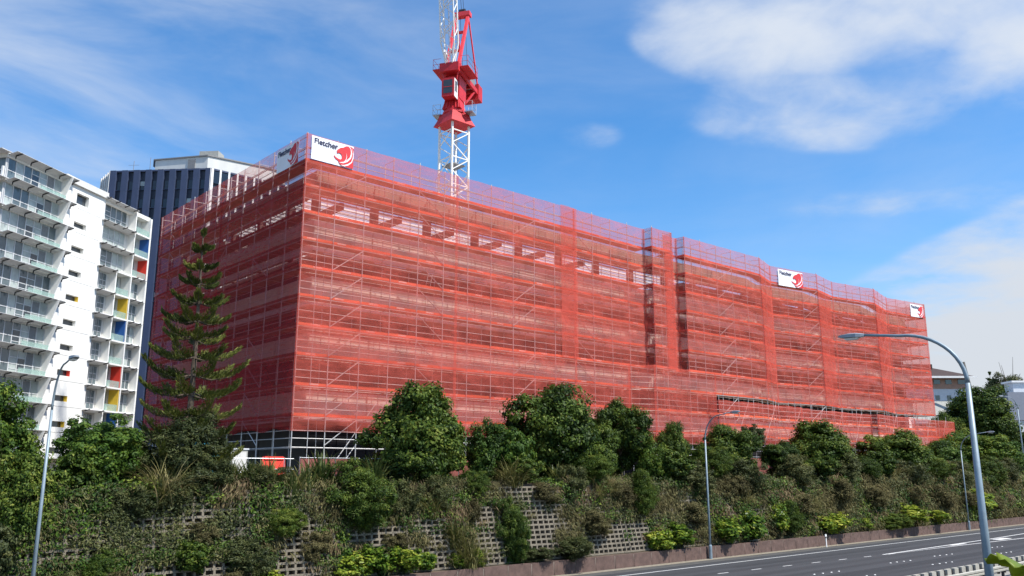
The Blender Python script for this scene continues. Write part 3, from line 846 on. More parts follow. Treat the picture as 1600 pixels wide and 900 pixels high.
# flared collar under the slewing ring: four tapered shoes
m = MB()
z0, z1, z2 = 31.3, 31.9, 32.5
for (ra, rb, za, zb) in ((1.42, 1.16, z0, z1), (1.16, 1.0, z1, z2)):
    A = [(ra*sx, ra*sy, za) for sx, sy in ((-1,-1),(1,-1),(1,1),(-1,1))]; B = [(rb*sx, rb*sy, zb) for sx, sy in ((-1,-1),(1,-1),(1,1),(-1,1))]
    m.add(A+B, [(0,1,5,4),(1,2,6,5),(2,3,7,6),(3,0,4,7),(3,2,1,0),(4,5,6,7)])
m.build('collar', crane_red, crane)
MB().path([(0,0,32.48),(0,0,32.65),(0,0,32.65),(0,0,32.87)], [1.12,1.12,1.0,1.0], 20).build('slewing_ring', crane_red, crane)
m = MB()
for s in (-1, 1):
    m.box(-.6, .6, s*1.6-.4, s*1.6+.4, 31.9, 32.0)
    for dx in (-.58, .58):
        for q in (-.38, .38): m.tube((dx, s*1.6+q, 31.95), (dx, s*1.6+q, 32.95), .02, 4)
    for zz in (32.45, 32.95):
        m.tube((-.58, s*1.6+s*.38, zz), (.58, s*1.6+s*.38, zz), .02, 4)
        for dx in (-.58, .58): m.tube((dx, s*1.6-.38, zz), (dx, s*1.6+.38, zz), .02, 4)
part(m, 'walkway', galv)
m = MB()
rings = []
for (z, a) in ((32.3, .92), (32.8, .80), (33.4, .66)):
    rings.append([(a, -a, z), (a, a, z), (-a, a, z), (-a, -a, z)])
for A, B in zip(rings, rings[1:]): m.add(A+B, [(0,1,5,4),(1,2,6,5),(2,3,7,6),(3,0,4,7),(3,2,1,0),(4,5,6,7)])
for k in range(6):
    y = -.75+k*.30; m.beam((.95, y, 32.3), (.70, y*.85, 33.4), .08, .10)
part(m, 'slew_tower', crane_red)
m = MB(); m.box(.72, 1.75, -.66, .56, 33.15, 35.0); part(m, 'cab', crane_red)
m = MB()
m.box(-1.2, .7, -.72, .72, 33.42, 35.7)
for s in (-1, 1): m.beam((1.1, s*.62, 35.02), (1.2, s*.72, 35.72), .12, .14); m.beam((-1.2, s*.7, 33.6), (-3.4, s*.8, 35.75), .14, .16)
part(m, 'turret_frame', crane_red)
m = MB(); m.box(1.75, 1.775, -.48, .40, 33.45, 34.8); part(m, 'cab_window', pane_dark)
m = MB(); m.box(1.77, 1.795, -.50, .42, 34.05, 34.11); part(m, 'cab_window_bar', crane_red)
m = MB(); m.box(.80, 1.68, .56, .60, 33.12, 34.95); part(m, 'cab_side_door', white_m)
m = MB(); m.box(1.05, 1.55, .60, .615, 33.7, 34.75); part(m, 'cab_side_window', pane_dark)
# machinery deck running back as counter-jib
m = MB()
for s in (-1, 1): m.beam((1.3, s*.85, 36.0), (-5.0, s*.85, 36.0), .22, .45)
for x in np.arange(-4.9, 1.4, 1.1): m.beam((x, -.85, 36.0), (x, .85, 36.0), .18, .35)
part(m, 'counter_jib', crane_red)
m = MB(); m.box(-4.9, 1.0, -.78, .78, 36.23, 36.29); part(m, 'deck_grating', grey_m)
m = MB()
for k in range(3): m.box(-5.2+k*.4, -4.84+k*.4, -1.05, 1.05, 35.3, 36.9)
part(m, 'counterweight', crane_red)
m = MB(); m.box(-3.9, -2.6, -.7, .7, 36.35, 37.2); m.path([(-2.2, -.75, 36.9), (-2.2, .75, 36.9)], .5, 14); part(m, 'winch', grey_m)
m = MB(); m.box(.2, 1.7, -.95, .95, 35.75, 36.6); part(m, 'jib_foot_frame', crane_red)
m = MB()
for s in (-1, 1):
    m.box(-1.6, 1.3, s*1.35-.45, s*1.35+.45, 36.2, 36.28)
    for x in (-1.6, -.15, 1.3): m.tube((x, s*1.75, 36.25), (x, s*1.75, 37.3), .02, 4)
    for zz in (36.75, 37.3): m.tube((-1.6, s*1.75, zz), (1.3, s*1.75, zz), .02, 4); m.tube((1.3, s*.95, zz), (1.3, s*1.75, zz), .02, 4)
part(m, 'side_platform', crane_red)
# A-frame: front legs, cross bars, rear ties
AT = (-1.9, 43.5)
for s in (-1, 1):
    m = MB(); m.beam((.9, s*.62, 36.3), (AT[0], s*.62, AT[1]), .26, .30); part(m, 'a_frame_leg', crane_pink)
    m = MB(); m.beam((AT[0], s*.60, AT[1]-.1), (-4.7, s*.80, 36.3), .12, .14); part(m, 'rear_tie', crane_pink)
for t_ in (.32, .66):
    x = .9 + (AT[0]-.9)*t_; z = 36.3 + (AT[1]-36.3)*t_
    m = MB(); m.beam((x, -.6, z), (x, .6, z), .20, .24); part(m, 'a_frame_bar', crane_red)
m = MB(); m.box(AT[0]-.35, AT[0]+.35, -.85, .85, AT[1]-.25, AT[1]+.2); part(m, 'a_frame_head', crane_pink)
m = MB(); m.path([(AT[0], -.3, AT[1]+.3), (AT[0], .3, AT[1]+.3)], .32, 14); part(m, 'head_sheave', black_m)
# luffing jib, nearly upright
J0 = V((1.35, 0, 36.4)); JE = R(82.5); JL = 34.0
jd = V((math.cos(JE), 0, math.sin(JE))); ju = V((-math.sin(JE), 0, math.cos(JE)))
chords = [(-.68, -.55), (.68, -.55), (.68, .55), (-.68, .55)]
def jp(l, c):
    k = min(1, max(.45, (l+.3)/2.4)); return J0 + jd*l + V((0, 1, 0))*c[0]*k + ju*c[1]*k
for c in chords:
    m = MB(); m.path([jp(0, c), jp(2.2, c), jp(JL, c)], .075, 6); part(m, 'jib_chord', crane_white)
m = MB()
for i in range(int(JL/1.25)):
    l = i*1.25; l2 = l+1.25
    for q in range(4):
        a, b = chords[q], chords[(q+1) % 4]
        if i % 2: a, b = b, a
        m.tube(jp(l, a), jp(l2, b), .045, 5)
    if i % 2:
        for q in range(4): m.tube(jp(l, chords[q]), jp(l, chords[(q+1) % 4]), .03, 4)
part(m, 'jib_lattice', crane_white)
m = MB(); m.beam(J0 + jd*.5 + ju*.05, J0 + jd*JL + ju*.05, .30, .04, (0, 1, 0)); part(m, 'jib_walkway', galv)
m = MB()
for s in (-.12, .12): m.tube((AT[0], s, AT[1]+.6), tuple(J0 + jd*(JL-1) + V((0, s, 0)) - ju*.55 + ju*1.1), .022, 4)
part(m, 'luffing_cable', black_m)
m = MB()
for s in (-.25, .25): m.tube((AT[0], s, AT[1]), (-3.0, s, 36.9), .02, 4)
part(m, 'hoist_cable', black_m)

# ------------------------------------------------------------------ white apartment block
AO = (37.7, 72.7, 5.6)
apt = thing('apartment_building', 'white apartment block with canopies and coloured balcony panels', 'building', AO, R(36))
AZ = (0, 0, 5.6)
def ap(mb, name, m_, parent=apt, **k): return mb.build(name, m_, parent, off=AZ, **k)
ST = 2.72; ROOF = 37.45
zk = [ROOF - ST*k for k in range(12)]
ap(MB().box(-25.4, -2.95, 1.3, 15, 5.6, 37.0), 'core_wall', apt_white)
ap(MB().box(-25.9, -2.6, .2, 15.3, 37.0, 37.5), 'roof', apt_white)
ap(MB().box(-2.85, -2.6, -.15, 15, 5.6, 37.3), 'end_wall', apt_white)
ap(MB().box(-18.2, -11.3, -.35, .6, 37.2, 37.9), 'parapet', apt_soffit)
for k in range(11):
    zt, zb = zk[k], zk[k+1]
    # solid wall panel with its window opening
    wz0, wz1 = (zt-2.2, zt-1.0) if k == 0 else (zt-2.17, zt-1.55)
    x0, x1, y0, y1 = -18.0, -11.35, -.05, 1.25
    if k % 3 == 1: x0 += .0
    m = MB(); g = .018
    m.box(x0, -16.05, y0, y1, zb+g, zt-g); m.box(-14.1, x1, y0, y1, zb+g, zt-g)
    m.box(-16.05, -14.1, y0, y1, zb+g, wz0); m.box(-16.05, -14.1, y0, y1, wz1, zt-g)
    ap(m, 'wall_panel', apt_white)
    w = ap(MB().box(-16.05, -14.1, .38, .44, wz0, wz1), 'small_window', pane_dark)
    cm = {4: yellow_m, 7: red_m, 8: yellow_m, 9: yellow_m}.get(k)
    if cm: ap(MB().box(-14.14, -14.105, -.03, .38, wz0+.01, wz1-.01), 'coloured_reveal', cm, w)
    # left glazed zone: panes, mullions, balustrade, canopy
    yg = .35
    xs = np.linspace(-25.6, -18.1, 8)
    for i in range(7):
        a, b = xs[i], xs[i+1]
        gm = apt_curtain if rnd.random() < .55 else apt_glass
        w = ap(MB().box(a+.05, b-.05, yg, yg+.06, zb+.12, zt-.32), 'window', gm)
        fr = MB(); fr.box(a-.04, a+.05, yg-.05, yg+.08, zb+.12, zt-.32)
        if i == 6: fr.box(b-.05, b+.04, yg-.05, yg+.08, zb+.12, zt-.32)
        fr.box(a+.05, b-.05, yg-.045, yg+.0, zb+1.0, zb+1.07)
        if i in (3, 4): fr.box(a+.05, b-.05, yg-.045, yg+.0, zb+1.65, zb+1.72); fr.box(a+.05, b-.05, yg-.045, yg, zb+.5, zb+.56)
        ap(fr, 'window_frame', frame_m, w)
        if i == 3 + (k % 2): ap(MB().box(a+.12, b-.1, yg-.03, yg-.003, zb+.55, zb+1.6), 'dark_sash', pane_dark, w)
        if i == 5: ap(MB().box(a+.08, b-.08, yg-.03, yg-.003, zb+1.15, zt-.5), 'blind', grey_m, w)
    ap(MB().box(-25.7, -18.05, .2, 1.4, zb-.1, zb+.12), 'floor_slab', apt_white)
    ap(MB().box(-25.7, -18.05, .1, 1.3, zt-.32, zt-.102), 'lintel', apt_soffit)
    ap(MB().box(-21.8, -18.1, -.42, -.38, zb+.02, zb+.62), 'balustrade', balus)
    ap(MB().box(-21.9, -18.05, -.45, .2, zb-.12, zb+.02), 'balcony_slab', apt_white)
    m = MB(); zc = zt - .12
    m.add([(-25.8,.2,zc-.1),(-17.0,.2,zc-.1),(-17.0,-.85,zc+.16),(-25.8,-.85,zc+.16),(-25.8,.2,zc-.02),(-17.0,.2,zc-.02),(-17.0,-.85,zc+.2),(-25.8,-.85,zc+.2)],
          [(0,1,2,3),(7,6,5,4),(0,4,5,1),(1,5,6,2),(2,6,7,3),(3,7,4,0)])
    cp = ap(m, 'canopy', canopy_m)
    for i in range(5):
        x = -25.3 + i*2.05
        m = MB(); m.beam((x, -.25, zc-.10), (x, -1.0, zc+.07), .09, .10); m.beam((x, -.25, zc-.10), (x, -.22, zc-.4), .08, .08)
        ap(m, 'bracket', black_m, cp)
    # wedge fins closing the glazed zones
    def wedge(x, t, top, bot, nm='side_fin'):
        vs = [(x, .35, zt-.15), (x, -top, zt-.02), (x, -bot, zb+.12), (x, .35, zb+.12)]
        m = MB(); m.add(vs + [(x+t, v[1], v[2]) for v in vs], [(0,1,2,3),(7,6,5,4),(0,4,5,1),(1,5,6,2),(2,6,7,3),(3,7,4,0)])
        return ap(m, nm, apt_white)
    wedge(-18.05, .12, 1.0, .1)
    # end elevation round the corner
    for i in range(3):
        a = .5 + i*1.5
        w = ap(MB().box(-25.72, -25.66, a, a+1.4, zb+.12, zt-.35), 'window', apt_curtain if (i+k) % 3 else apt_glass)
        ap(MB().box(-25.76, -25.64, a-.08, a, zb+.12, zt-.35), 'window_frame', frame_m, w)
        ap(MB().box(-25.77, -25.721, a, a+1.4, zb+1.0, zb+1.07), 'window_frame', frame_m, w)
    ap(MB().box(-26.3, -25.45, .2, 15.3, zb-.14, zb+.1), 'floor_slab', apt_soffit)
    ap(MB().box(-25.8, -25.42, 5.1, 15.2, zb+.1, zt-.14), 'end_panel', apt_white)
    ap(MB().box(-27.1, -25.8, -.2, 8, zt-.06, zt+.02), 'end_canopy', canopy_m)
    ap(MB().box(-26.35, -26.2, .1, .3, zb+.1, zb+1.15), 'balcony_post', white_m)
    # right-hand zones
    yb = -.15
    def balcony(xl, xr, panel, door=teal_m):
        ap(MB().box(xl, xr, yb, 1.3, zb-.09, zb+.09), 'balcony_floor', apt_white)
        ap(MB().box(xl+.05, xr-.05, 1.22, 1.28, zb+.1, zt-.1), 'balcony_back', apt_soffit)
        d_ = ap(MB().box(xl+.25, xl+2.0, 1.16, 1.215, zb+.1, zt-.35), 'balcony_door', door)
        m = MB()
        for q in (xl+.25, xl+1.1, xl+1.95): m.box(q, q+.06, 1.12, 1.158, zb+.1, zt-.35)
        ap(m, 'door_frame', frame_m, d_)
        if panel: ap(MB().box(xr-.16, xr-.10, yb+.06, 1.21, zb+.1, zt-.1), 'coloured_panel', panel)
        ap(MB().box(xl+.12, xr-.18, yb+.08, yb+.11, zb+.1, zb+.85), 'balustrade', balus)
    def fin(x, w_=.16): ap(MB().box(x-w_/2, x+w_/2, yb-.002, 1.2, zb+.005, zt), 'balcony_fin', apt_white)
    if k < 3:
        xs = np.linspace(-10.3, -6.35, 5)
        for i in range(4):
            w = ap(MB().box(xs[i]+.04, xs[i+1]-.04, .78, .84, zb+.15, zt-.4), 'window', apt_curtain if (k == 1 or (k == 2 and i > 1)) else apt_glass)
            fr = MB(); fr.box(xs[i]-.03, xs[i]+.04, .73, .85, zb+.15, zt-.4); fr.box(xs[i]+.04, xs[i+1]-.04, .735, .779, zb+.95, zb+1.01)
            if i == 0: fr.box(xs[i]+.04, xs[i+1]-.04, .735, .779, zb+1.5, zb+1.56)
            ap(fr, 'window_frame', frame_m, w)
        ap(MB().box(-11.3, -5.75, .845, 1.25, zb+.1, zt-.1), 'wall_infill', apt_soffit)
        ap(MB().box(-11.4, -5.75, -.2, 1.25, zb-.13, zb+.1), 'floor_slab', apt_white)
        fin(-5.7); balcony(-5.62, -2.7, (None, blue_m, red_m)[k])
        cx0, cx1 = -11.7, -5.8
    else:
        for i in range(2):
            a = -10.15 + i*.62
            w = ap(MB().box(a+.03, a+.59, .78, .84, zb+.15, zt-.5), 'window', apt_glass)
            fr = MB(); fr.box(a-.03, a+.03, .73, .85, zb+.15, zt-.5); fr.box(a+.59, a+.625, .73, .85, zb+.15, zt-.5)
            for q in (.8, 1.4): fr.box(a+.03, a+.59, .735, .779, zb+q, zb+q+.06)
            ap(fr, 'window_frame', frame_m, w)
        ap(MB().box(-11.3, -8.4, .845, 1.25, zb+.1, zt-.1), 'wall_infill', apt_soffit)
        ap(MB().box(-11.4, -8.4, -.2, 1.25, zb-.13, zb+.1), 'floor_slab', apt_white)
        fin(-8.35); balcony(-8.27, -5.7, {4: yellow_m, 5: blue_m, 7: red_m, 8: yellow_m, 9: blue_m}.get(k)); fin(-5.62)
        for i in range(2):
            a = -4.45 + i*.7
            w = ap(MB().box(a+.03, a+.67, .78, .84, zb+.15, zt-.5), 'window', apt_curtain if (k+i) % 3 == 0 else apt_glass)
            fr = MB(); fr.box(a-.03, a+.03, .73, .85, zb+.15, zt-.5); fr.box(a+.03, a+.67, .735, .779, zb+1.2, zb+1.26)
            ap(fr, 'window_frame', frame_m, w)
        ap(MB().box(-5.53, -2.86, .845, 1.25, zb+.1, zt-.1), 'wall_infill', apt_soffit)
        ap(MB().box(-5.53, -2.86, -.2, 1.25, zb-.13, zb+.1), 'floor_slab', apt_white)
        cx0, cx1 = -11.7, -8.45
        m = MB(); m.add([(-5.53,.8,zt-.26),(-2.87,.8,zt-.26),(-2.87,-.35,zt-.08),(-5.53,-.35,zt-.08),(-5.53,.8,zt-.2),(-2.87,.8,zt-.2),(-2.87,-.35,zt-.03),(-5.53,-.35,zt-.03)], [(0,1,2,3),(7,6,5,4),(0,4,5,1),(1,5,6,2),(2,6,7,3),(3,7,4,0)])
        cq = ap(m, 'canopy', canopy_m)
        m = MB(); m.beam((-3.6, .1, zt-.2), (-3.6, -.6, zt-.05), .1, .1); m.beam((-4.9, .1, zt-.2), (-4.9, -.6, zt-.05), .1, .1); ap(m, 'bracket', black_m, cq)
    m = MB(); m.add([(cx0,.8,zt-.26),(cx1,.8,zt-.26),(cx1,-.55,zt-.08),(cx0,-.55,zt-.08),(cx0,.8,zt-.2),(cx1,.8,zt-.2),(cx1,-.55,zt-.03),(cx0,-.55,zt-.03)], [(0,1,2,3),(7,6,5,4),(0,4,5,1),(1,5,6,2),(2,6,7,3),(3,7,4,0)])
    cq = ap(m, 'canopy', canopy_m)
    nbk = 4 if k < 3 else 2
    for i in range(nbk):
        x = cx0 + .4 + (cx1-cx0-.9)*i/(nbk-1)
        m = MB(); m.beam((x, -.1, zt-.20), (x, -.75, zt-.04), .09, .10); ap(m, 'bracket', black_m, cq)

# ------------------------------------------------------------------ dark blue office tower
TB = V((43.5, 118.2)); TC = V((56.2, 104.8)); te = (TC-TB).normalized(); ti = V((-te.y, te.x))
if ti.dot(V((0, 1))) < 0: ti = -ti
TO = (TB.x, TB.y, 5.6); TT = 58.5
tower = thing('office_tower', 'dark navy office tower with ribbed facade and white penthouse', 'office tower', TO)
def tp(s, t): q = TB + te*s + ti*t; return (q.x, q.y)
TL = (TC-TB).length
rd = (te+ti).normalized(); ld = (-te+ti).normalized()
TD = TC + rd*14; TA = TB + ld*5.2
def tbd(mb, name, m_, parent=tower): return mb.build(name, m_, parent, off=TO)
TE_ = TD + ti*14; TF = TA + ti*18
tbd(MB().prism([tuple(q) for q in (TA+ti*.3+te*.3, TB+ti*.35, TC+ti*.35, TD-te*.3, TE_, TF)], 5.6, TT-.3), 'core_wall', navy_dk)
tbd(MB().prism([tuple(q) for q in (TA, TB, TC, TD, TE_, TF)], TT-.3, TT), 'roof', navy)
npier = 9; pw_ = 1.05; gap_ = (TL - npier*pw_)/(npier-1)
for i in range(npier):
    s0 = i*(pw_+gap_)
    tbd(MB().prism([tp(s0, -.25), tp(s0+pw_, -.25), tp(s0+pw_, .34), tp(s0, .34)], 5.6, TT-.05), 'pier', navy)
    if i < npier-1:
        for f in range(15):
            zt = TT - .5 - f*3.35
            w = tbd(MB().prism([tp(s0+pw_+.06, .20), tp(s0+pw_+gap_-.06, .20), tp(s0+pw_+gap_-.06, .33), tp(s0+pw_+.06, .33)], zt-3.1, zt-1.55), 'window', tower_glass)
            tbd(MB().prism([tp(s0+pw_, .12), tp(s0+pw_+gap_, .12), tp(s0+pw_+gap_, .33), tp(s0+pw_, .33)], zt-3.2, zt-3.1), 'window_sill', navy, w)
            if (i*7+f*5) % 11 == 3: tbd(MB().prism([tp(s0+pw_+.1, .185), tp(s0+pw_+gap_-.1, .185), tp(s0+pw_+gap_-.1, .2), tp(s0+pw_+.1, .2)], zt-2.4, zt-1.6), 'blind', apt_curtain, w)
for (base, dr, ln, nb) in ((TC, rd, 14, 9), (TA, -ld, 5.2, 4)):
    nn = V((dr.y, -dr.x))
    for i in range(nb+1):
        q = base + dr*(ln*i/nb)
        wd = .16 if i else .3
        c = [q - dr*wd + nn*.12, q + dr*wd + nn*.12, q + dr*wd - nn*.2, q - dr*wd - nn*.2]
        if base is TA: c = [q - dr*.12 - nn*.0, q + dr*.12 - nn*.0, q + dr*.12 + nn*.25, q - dr*.12 + nn*.25]
        tbd(MB().prism([tuple(p) for p in c], 5.6, TT-.06), 'mullion', white_m)
        if i < nb:
            for f in range(12):
                zt = TT - .5 - f*3.35
                a = q + dr*.2 + nn*.02; b = q + dr*(ln/nb-.2) + nn*.02
                tbd(MB().prism([tuple(a+nn*.03), tuple(b+nn*.03), tuple(b-nn*.1), tuple(a-nn*.1)], zt-2.2, zt), 'window', tower_glass)
pp = [tp(5.0, 5.6), tp(6.6, 2.6), tp(17.0, 1.2), tuple(TC + rd*9.5 + ti*.9 - te*.4), tuple(TC + rd*13 + ti*2), tp(23, 16), tp(6, 16)]
tbd(MB().prism(pp, TT, 61.2), 'penthouse', pent_m)
ctr = V((sum(p[0] for p in pp)/7, sum(p[1] for p in pp)/7))
tbd(MB().prism([tuple(ctr + (V(p)-ctr)*1.03) for p in pp], 61.2, 61.42), 'penthouse_roof', grey_m)
q0, q1, q2, q3 = tp(13.2, 1.55), tp(14.6, 1.37), tp(14.6, 1.9), tp(13.2, 1.9)
tbd(MB().prism([q0, q1, q2, q3], TT+.3, 60.8), 'louvre', grey_m)
tbd(MB().prism([tp(14.5, 3), tp(18, 3), tp(18, 5.5), tp(14.5, 5.5)], 61.42, 62.9), 'roof_plant', far_conc)
m = MB(); x, y = tp(4.6, 4.6); m.tube((x, y, TT), (x, y, 62.6), .05, 5); x, y = tp(2.4, 3); m.tube((x, y, TT), (x, y, 61.4), .05, 5); m.tube((x-.7, y+.7, 60.6), (x+.7, y-.7, 60.6), .03, 4)
tbd(m, 'antenna', grey_m)

# ------------------------------------------------------------------ buildings beyond the far end
VR = HEAD - R(90)
fb = thing('hip_roofed_block', 'flats with brown hipped roof beyond the end of the netting', 'building', (180, 31.5, 5.6), VR)
FZ = (0, 0, 5.6)
def fbd(mb, name, m_, parent=fb): return mb.build(name, m_, parent, off=FZ)
fbd(MB().box(-16, 2.6, .5, 12, 5.6, 24.9), 'wall', far_wall)
fbd(MB().box(-16, 2.65, .4, .5, 22.6, 24.9), 'brick_band', brick_m)
m = MB(); m.add([(-17,-1.0,24.9),(4.2,-1.0,24.9),(4.2,13,24.9),(-17,13,24.9),(-12,5,27.5),(-2.5,5,27.5)], [(0,1,5,4),(1,2,5),(2,3,4,5),(3,0,4),(3,2,1,0)])
rf = fbd(m, 'roof', tile_m)
fbd(MB().box(-17.05, 4.25, -1.1, -.98, 24.6, 25.0), 'fascia', white_m, rf)
fbd(MB().box(-9, -2.3, 3.4, 6.5, 27.0, 27.9), 'roof_ridge_box', tile_m, rf)
for i, x in enumerate((-6.2, -3.8, -1.5, 1.0)):
    fbd(MB().box(x, x+(1.2 if i < 3 else 2.0), .3, .39, 23.5, 24.4), 'window', pane_dark)
    fbd(MB().box(x+.1, x+.9, .42, .49, 20.4, 21.3), 'window', pane_dark)
fbd(MB().box(2.66, 2.74, 3, 8, 23.2, 24.3), 'window', pane_dark)
m = MB(); m.add([(-16,.45,20.2),(2.2,.45,20.2),(3.0,-2.2,16.2),(-16,-2.2,16.2),(-16,.45,16.2),(2.2,.45,16.2)], [(0,1,2,3),(0,3,4),(1,5,2),(4,3,2,5),(0,4,5,1)][:4])
fbd(m, 'sloped_parapet', far_conc)
fbd(MB().box(-16, 3.4, -2.4, 9, 15.4, 16.2), 'balcony_band', far_grey)
fbd(MB().box(-16, 2.9, -1.6, 9, 5.6, 15.4), 'lower_wall', far_conc)
for i in range(4): fbd(MB().box(-7+i*2.5, -5.4+i*2.5, -1.68, -1.61, 12.2, 14.6), 'window', pane_dark)
fbd(MB().box(-3.4, -2.0, -2.3, -1.7, 13.6, 15.0), 'air_conditioner', white_m)
fbd(MB().box(-.6, .6, -2.3, -1.7, 13.9, 14.7), 'air_conditioner', white_m)
m = MB(); m.beam((1.0, -2.6, 27.6), (2.9, -2.6, 16.5), .42, .3); fbd(m, 'service_pole', bark_grey)

gb = thing('grey_building', 'plain dark grey building with pale base right of the trees', 'building', (190, 21, 5.6), VR)
def gbd(mb, name, m_, parent=gb): return mb.build(name, m_, parent, off=FZ)
gbd(MB().box(-4.6, 14, 0, 10, 16.3, 21.8), 'upper_wall', far_grey)
gbd(MB().box(-3.0, 14, .3, 10, 14.0, 16.3), 'floor_band', far_wall)
gbd(MB().box(-3.0, 14, 1, 10, 5.6, 14.0), 'lower_wall', far_conc)
for i in range(5): gbd(MB().box(-1.6+i*2.4, -.2+i*2.4, .9, .99, 10.5, 13.6), 'window', pane_dark)
gbd(MB().box(-1.6, 1.4, 3, 6, 21.8, 24.0), 'roof_room', far_wall)
gbd(MB().box(-2.0, 1.8, 2.6, 6.4, 24.0, 24.35), 'roof_slab', white_m)

# overbridge at the right edge of the view
ob = thing('overbridge', 'concrete road overbridge crossing beyond the bank', 'bridge', (152, 0, 0))
m = MB(); m.box(-6, 6, -60, 13.5, 5.4, 6.6); m.build('deck', far_conc, ob)
for x in (-6.1, 5.9):
    m = MB(); m.box(x, x+.2, -60, 13.5, 6.62, 7.5); m.build('parapet', far_conc, ob)
m = MB(); m.box(-5.6, 5.6, 4.0, 13.4, 0, 5.38); m.build('abutment', mat('abutment_concrete', (.10, .095, .085), .9, var=.2), ob)
for y in (-15.6, -32):
    m = MB(); m.box(-4.5, 4.5, y-.5, y+.5, 0, 5.38); m.build('pier', far_conc, ob)

# ------------------------------------------------------------------ site things along the terrace
def site_toilet(x, y, z):
    t = thing('portable_toilet', 'blue portable toilet cabin beside the pine tree', 'toilet cabin', (x, y, z), R(20))
    teal = mat('teal_plastic', (.03, .22, .30), .45, var=.1)
    MB().box(-.55, .55, -.55, .55, .08, 2.0).build('cabin', teal, t)
    m = MB(); m.add([(-.62,-.62,2.0),(.62,-.62,2.0),(.62,.62,2.0),(-.62,.62,2.0),(-.4,-.4,2.22),(.4,-.4,2.22),(.4,.4,2.22),(-.4,.4,2.22)], [(0,3,2,1),(4,5,6,7),(0,1,5,4),(1,2,6,5),(2,3,7,6),(3,0,4,7)]); m.build('roof', mat('cyan_plastic', (.05, .36, .50), .45, var=.08), t)
    d = MB().box(-.40, .40, -.60, -.552, .15, 1.9).build('door', teal, t); MB().box(.22, .32, -.64, -.60, .95, 1.1).build('handle', grey_m, d)
    MB().box(-.6, .6, -.6, .6, 0, .08).build('skid_base', grey_m, t)
site_toilet(20.2, 12.0, 5.6)
t = thing('site_box', 'cream site box standing right of the blue toilet cabin', 'site box', (21.7, 12.0, 5.6), R(10))
MB().box(-.55, .55, -.6, .6, .1, 1.75).build('body', far_conc, t)
MB().box(-.6, .6, -.65, .65, 1.75, 1.83).build('lid', far_wall, t)
MB().box(-.45, .45, -.63, -.601, .25, 1.6).build('door', apt_soffit, t)
t = thing('site_barrier', 'bright red plastic barrier at the foot of the scaffold', 'barrier', (24.0, 11.6, 5.6))
m = MB(); m.add([(-.75,-.22,0),(.75,-.22,0),(.75,.22,0),(-.75,.22,0),(-.72,-.08,1.35),(.72,-.08,1.35),(.72,.08,1.35),(-.72,.08,1.35)], [(0,3,2,1),(4,5,6,7),(0,1,5,4),(1,2,6,5),(2,3,7,6),(3,0,4,7)]); m.build('body', red_m, t)
MB().box(-.6, .6, -.15, .15, 1.2, 1.4).build('top_rail', red_m, t)
hoard_net = mat('hoarding_cloth', (.24, .075, .065), .85, var=.15, scale=2)
t = thing('site_fence', 'wire site fence clad in dull red cloth below the scaffold', 'fence', (25.2, 10.6, 5.55))
for k in range(9):
    x = k*2.4
    MB().box(x+.04, x+2.36, -.01, .01, .1, 1.32).build('cloth_panel', hoard_net, t)
    m = MB(); m.tube((x+.02, .04, -.1), (x+.02, .04, 1.45), .022, 5); m.tube((x+.02, .04, 1.38), (x+2.38, .04, 1.38), .02, 5); m.tube((x+.02, .04, .1), (x+2.38, .04, .1), .02, 5); m.build('frame', galv, t)
t = thing('site_fence', 'bare tube railing in front of the blue toilet cabin', 'fence', (17.5, 10.4, 5.55))
for k in range(4):
    m = MB(); m.tube((k*2.2, 0, -.1), (k*2.2, 0, 1.35), .03, 6); m.build('post', galv, t)
for z in (.7, 1.3):
    m = MB(); m.tube((0, 0, z), (7.2, 0, z), .025, 6); m.build('rail', galv, t)
t = thing('site_fence', 'pale rail fence behind the trees under the far netting', 'fence', (62, 10.6, 5.55))
for k in range(20):
    m = MB(); m.tube((k*2.4, 0, -.1), (k*2.4, 0, 2.0), .03, 6); m.build('post', galv, t)
    if k < 19: MB().box(k*2.4+.05, k*2.4+2.35, -.02, .02, .3, 1.9).build('cloth_panel', hoard_net, t)

# ------------------------------------------------------------------ foliage
def leaf_mesh(name, c, nrm, size, asp, tint, fold=.25, updir=None):
    """diamond leaves, two triangles each, as one mesh with a per-leaf 'tint'"""
    n = len(c)
    nrm = nrm / (np.linalg.norm(nrm, axis=1, keepdims=True) + 1e-9)
    t = rng.normal(size=(n, 3)) if updir is None else updir + rng.normal(size=(n, 3))*.35
    t -= nrm * (t*nrm).sum(1, keepdims=True); t /= (np.linalg.norm(t, axis=1, keepdims=True) + 1e-9)
    b = np.cross(nrm, t)
    s = size[:, None]
    v = np.empty((n, 4, 3))
    v[:, 0] = c - t*s*.5
    v[:, 1] = c + b*s*asp*.5 + nrm*s*fold*.3
    v[:, 2] = c + t*s*.5
    v[:, 3] = c - b*s*asp*.5 + nrm*s*fold*.3
    me = bpy.data.meshes.new(name)
    me.vertices.add(n*4); me.vertices.foreach_set('co', v.reshape(-1))
    me.loops.add(n*4); me.loops.foreach_set('vertex_index', np.arange(n*4, dtype=np.int32))
    me.polygons.add(n); me.polygons.foreach_set('loop_start', np.arange(0, n*4, 4, dtype=np.int32))
    at = me.attributes.new('tint', 'FLOAT', 'POINT'); at.data.foreach_set('value', np.repeat(np.clip(tint, 0, 1), 4).astype(np.float32))
    me.update(); me.validate()
    return me
def unit(n):
    d = rng.normal(size=(n, 3)); return d/np.linalg.norm(d, axis=1, keepdims=True)
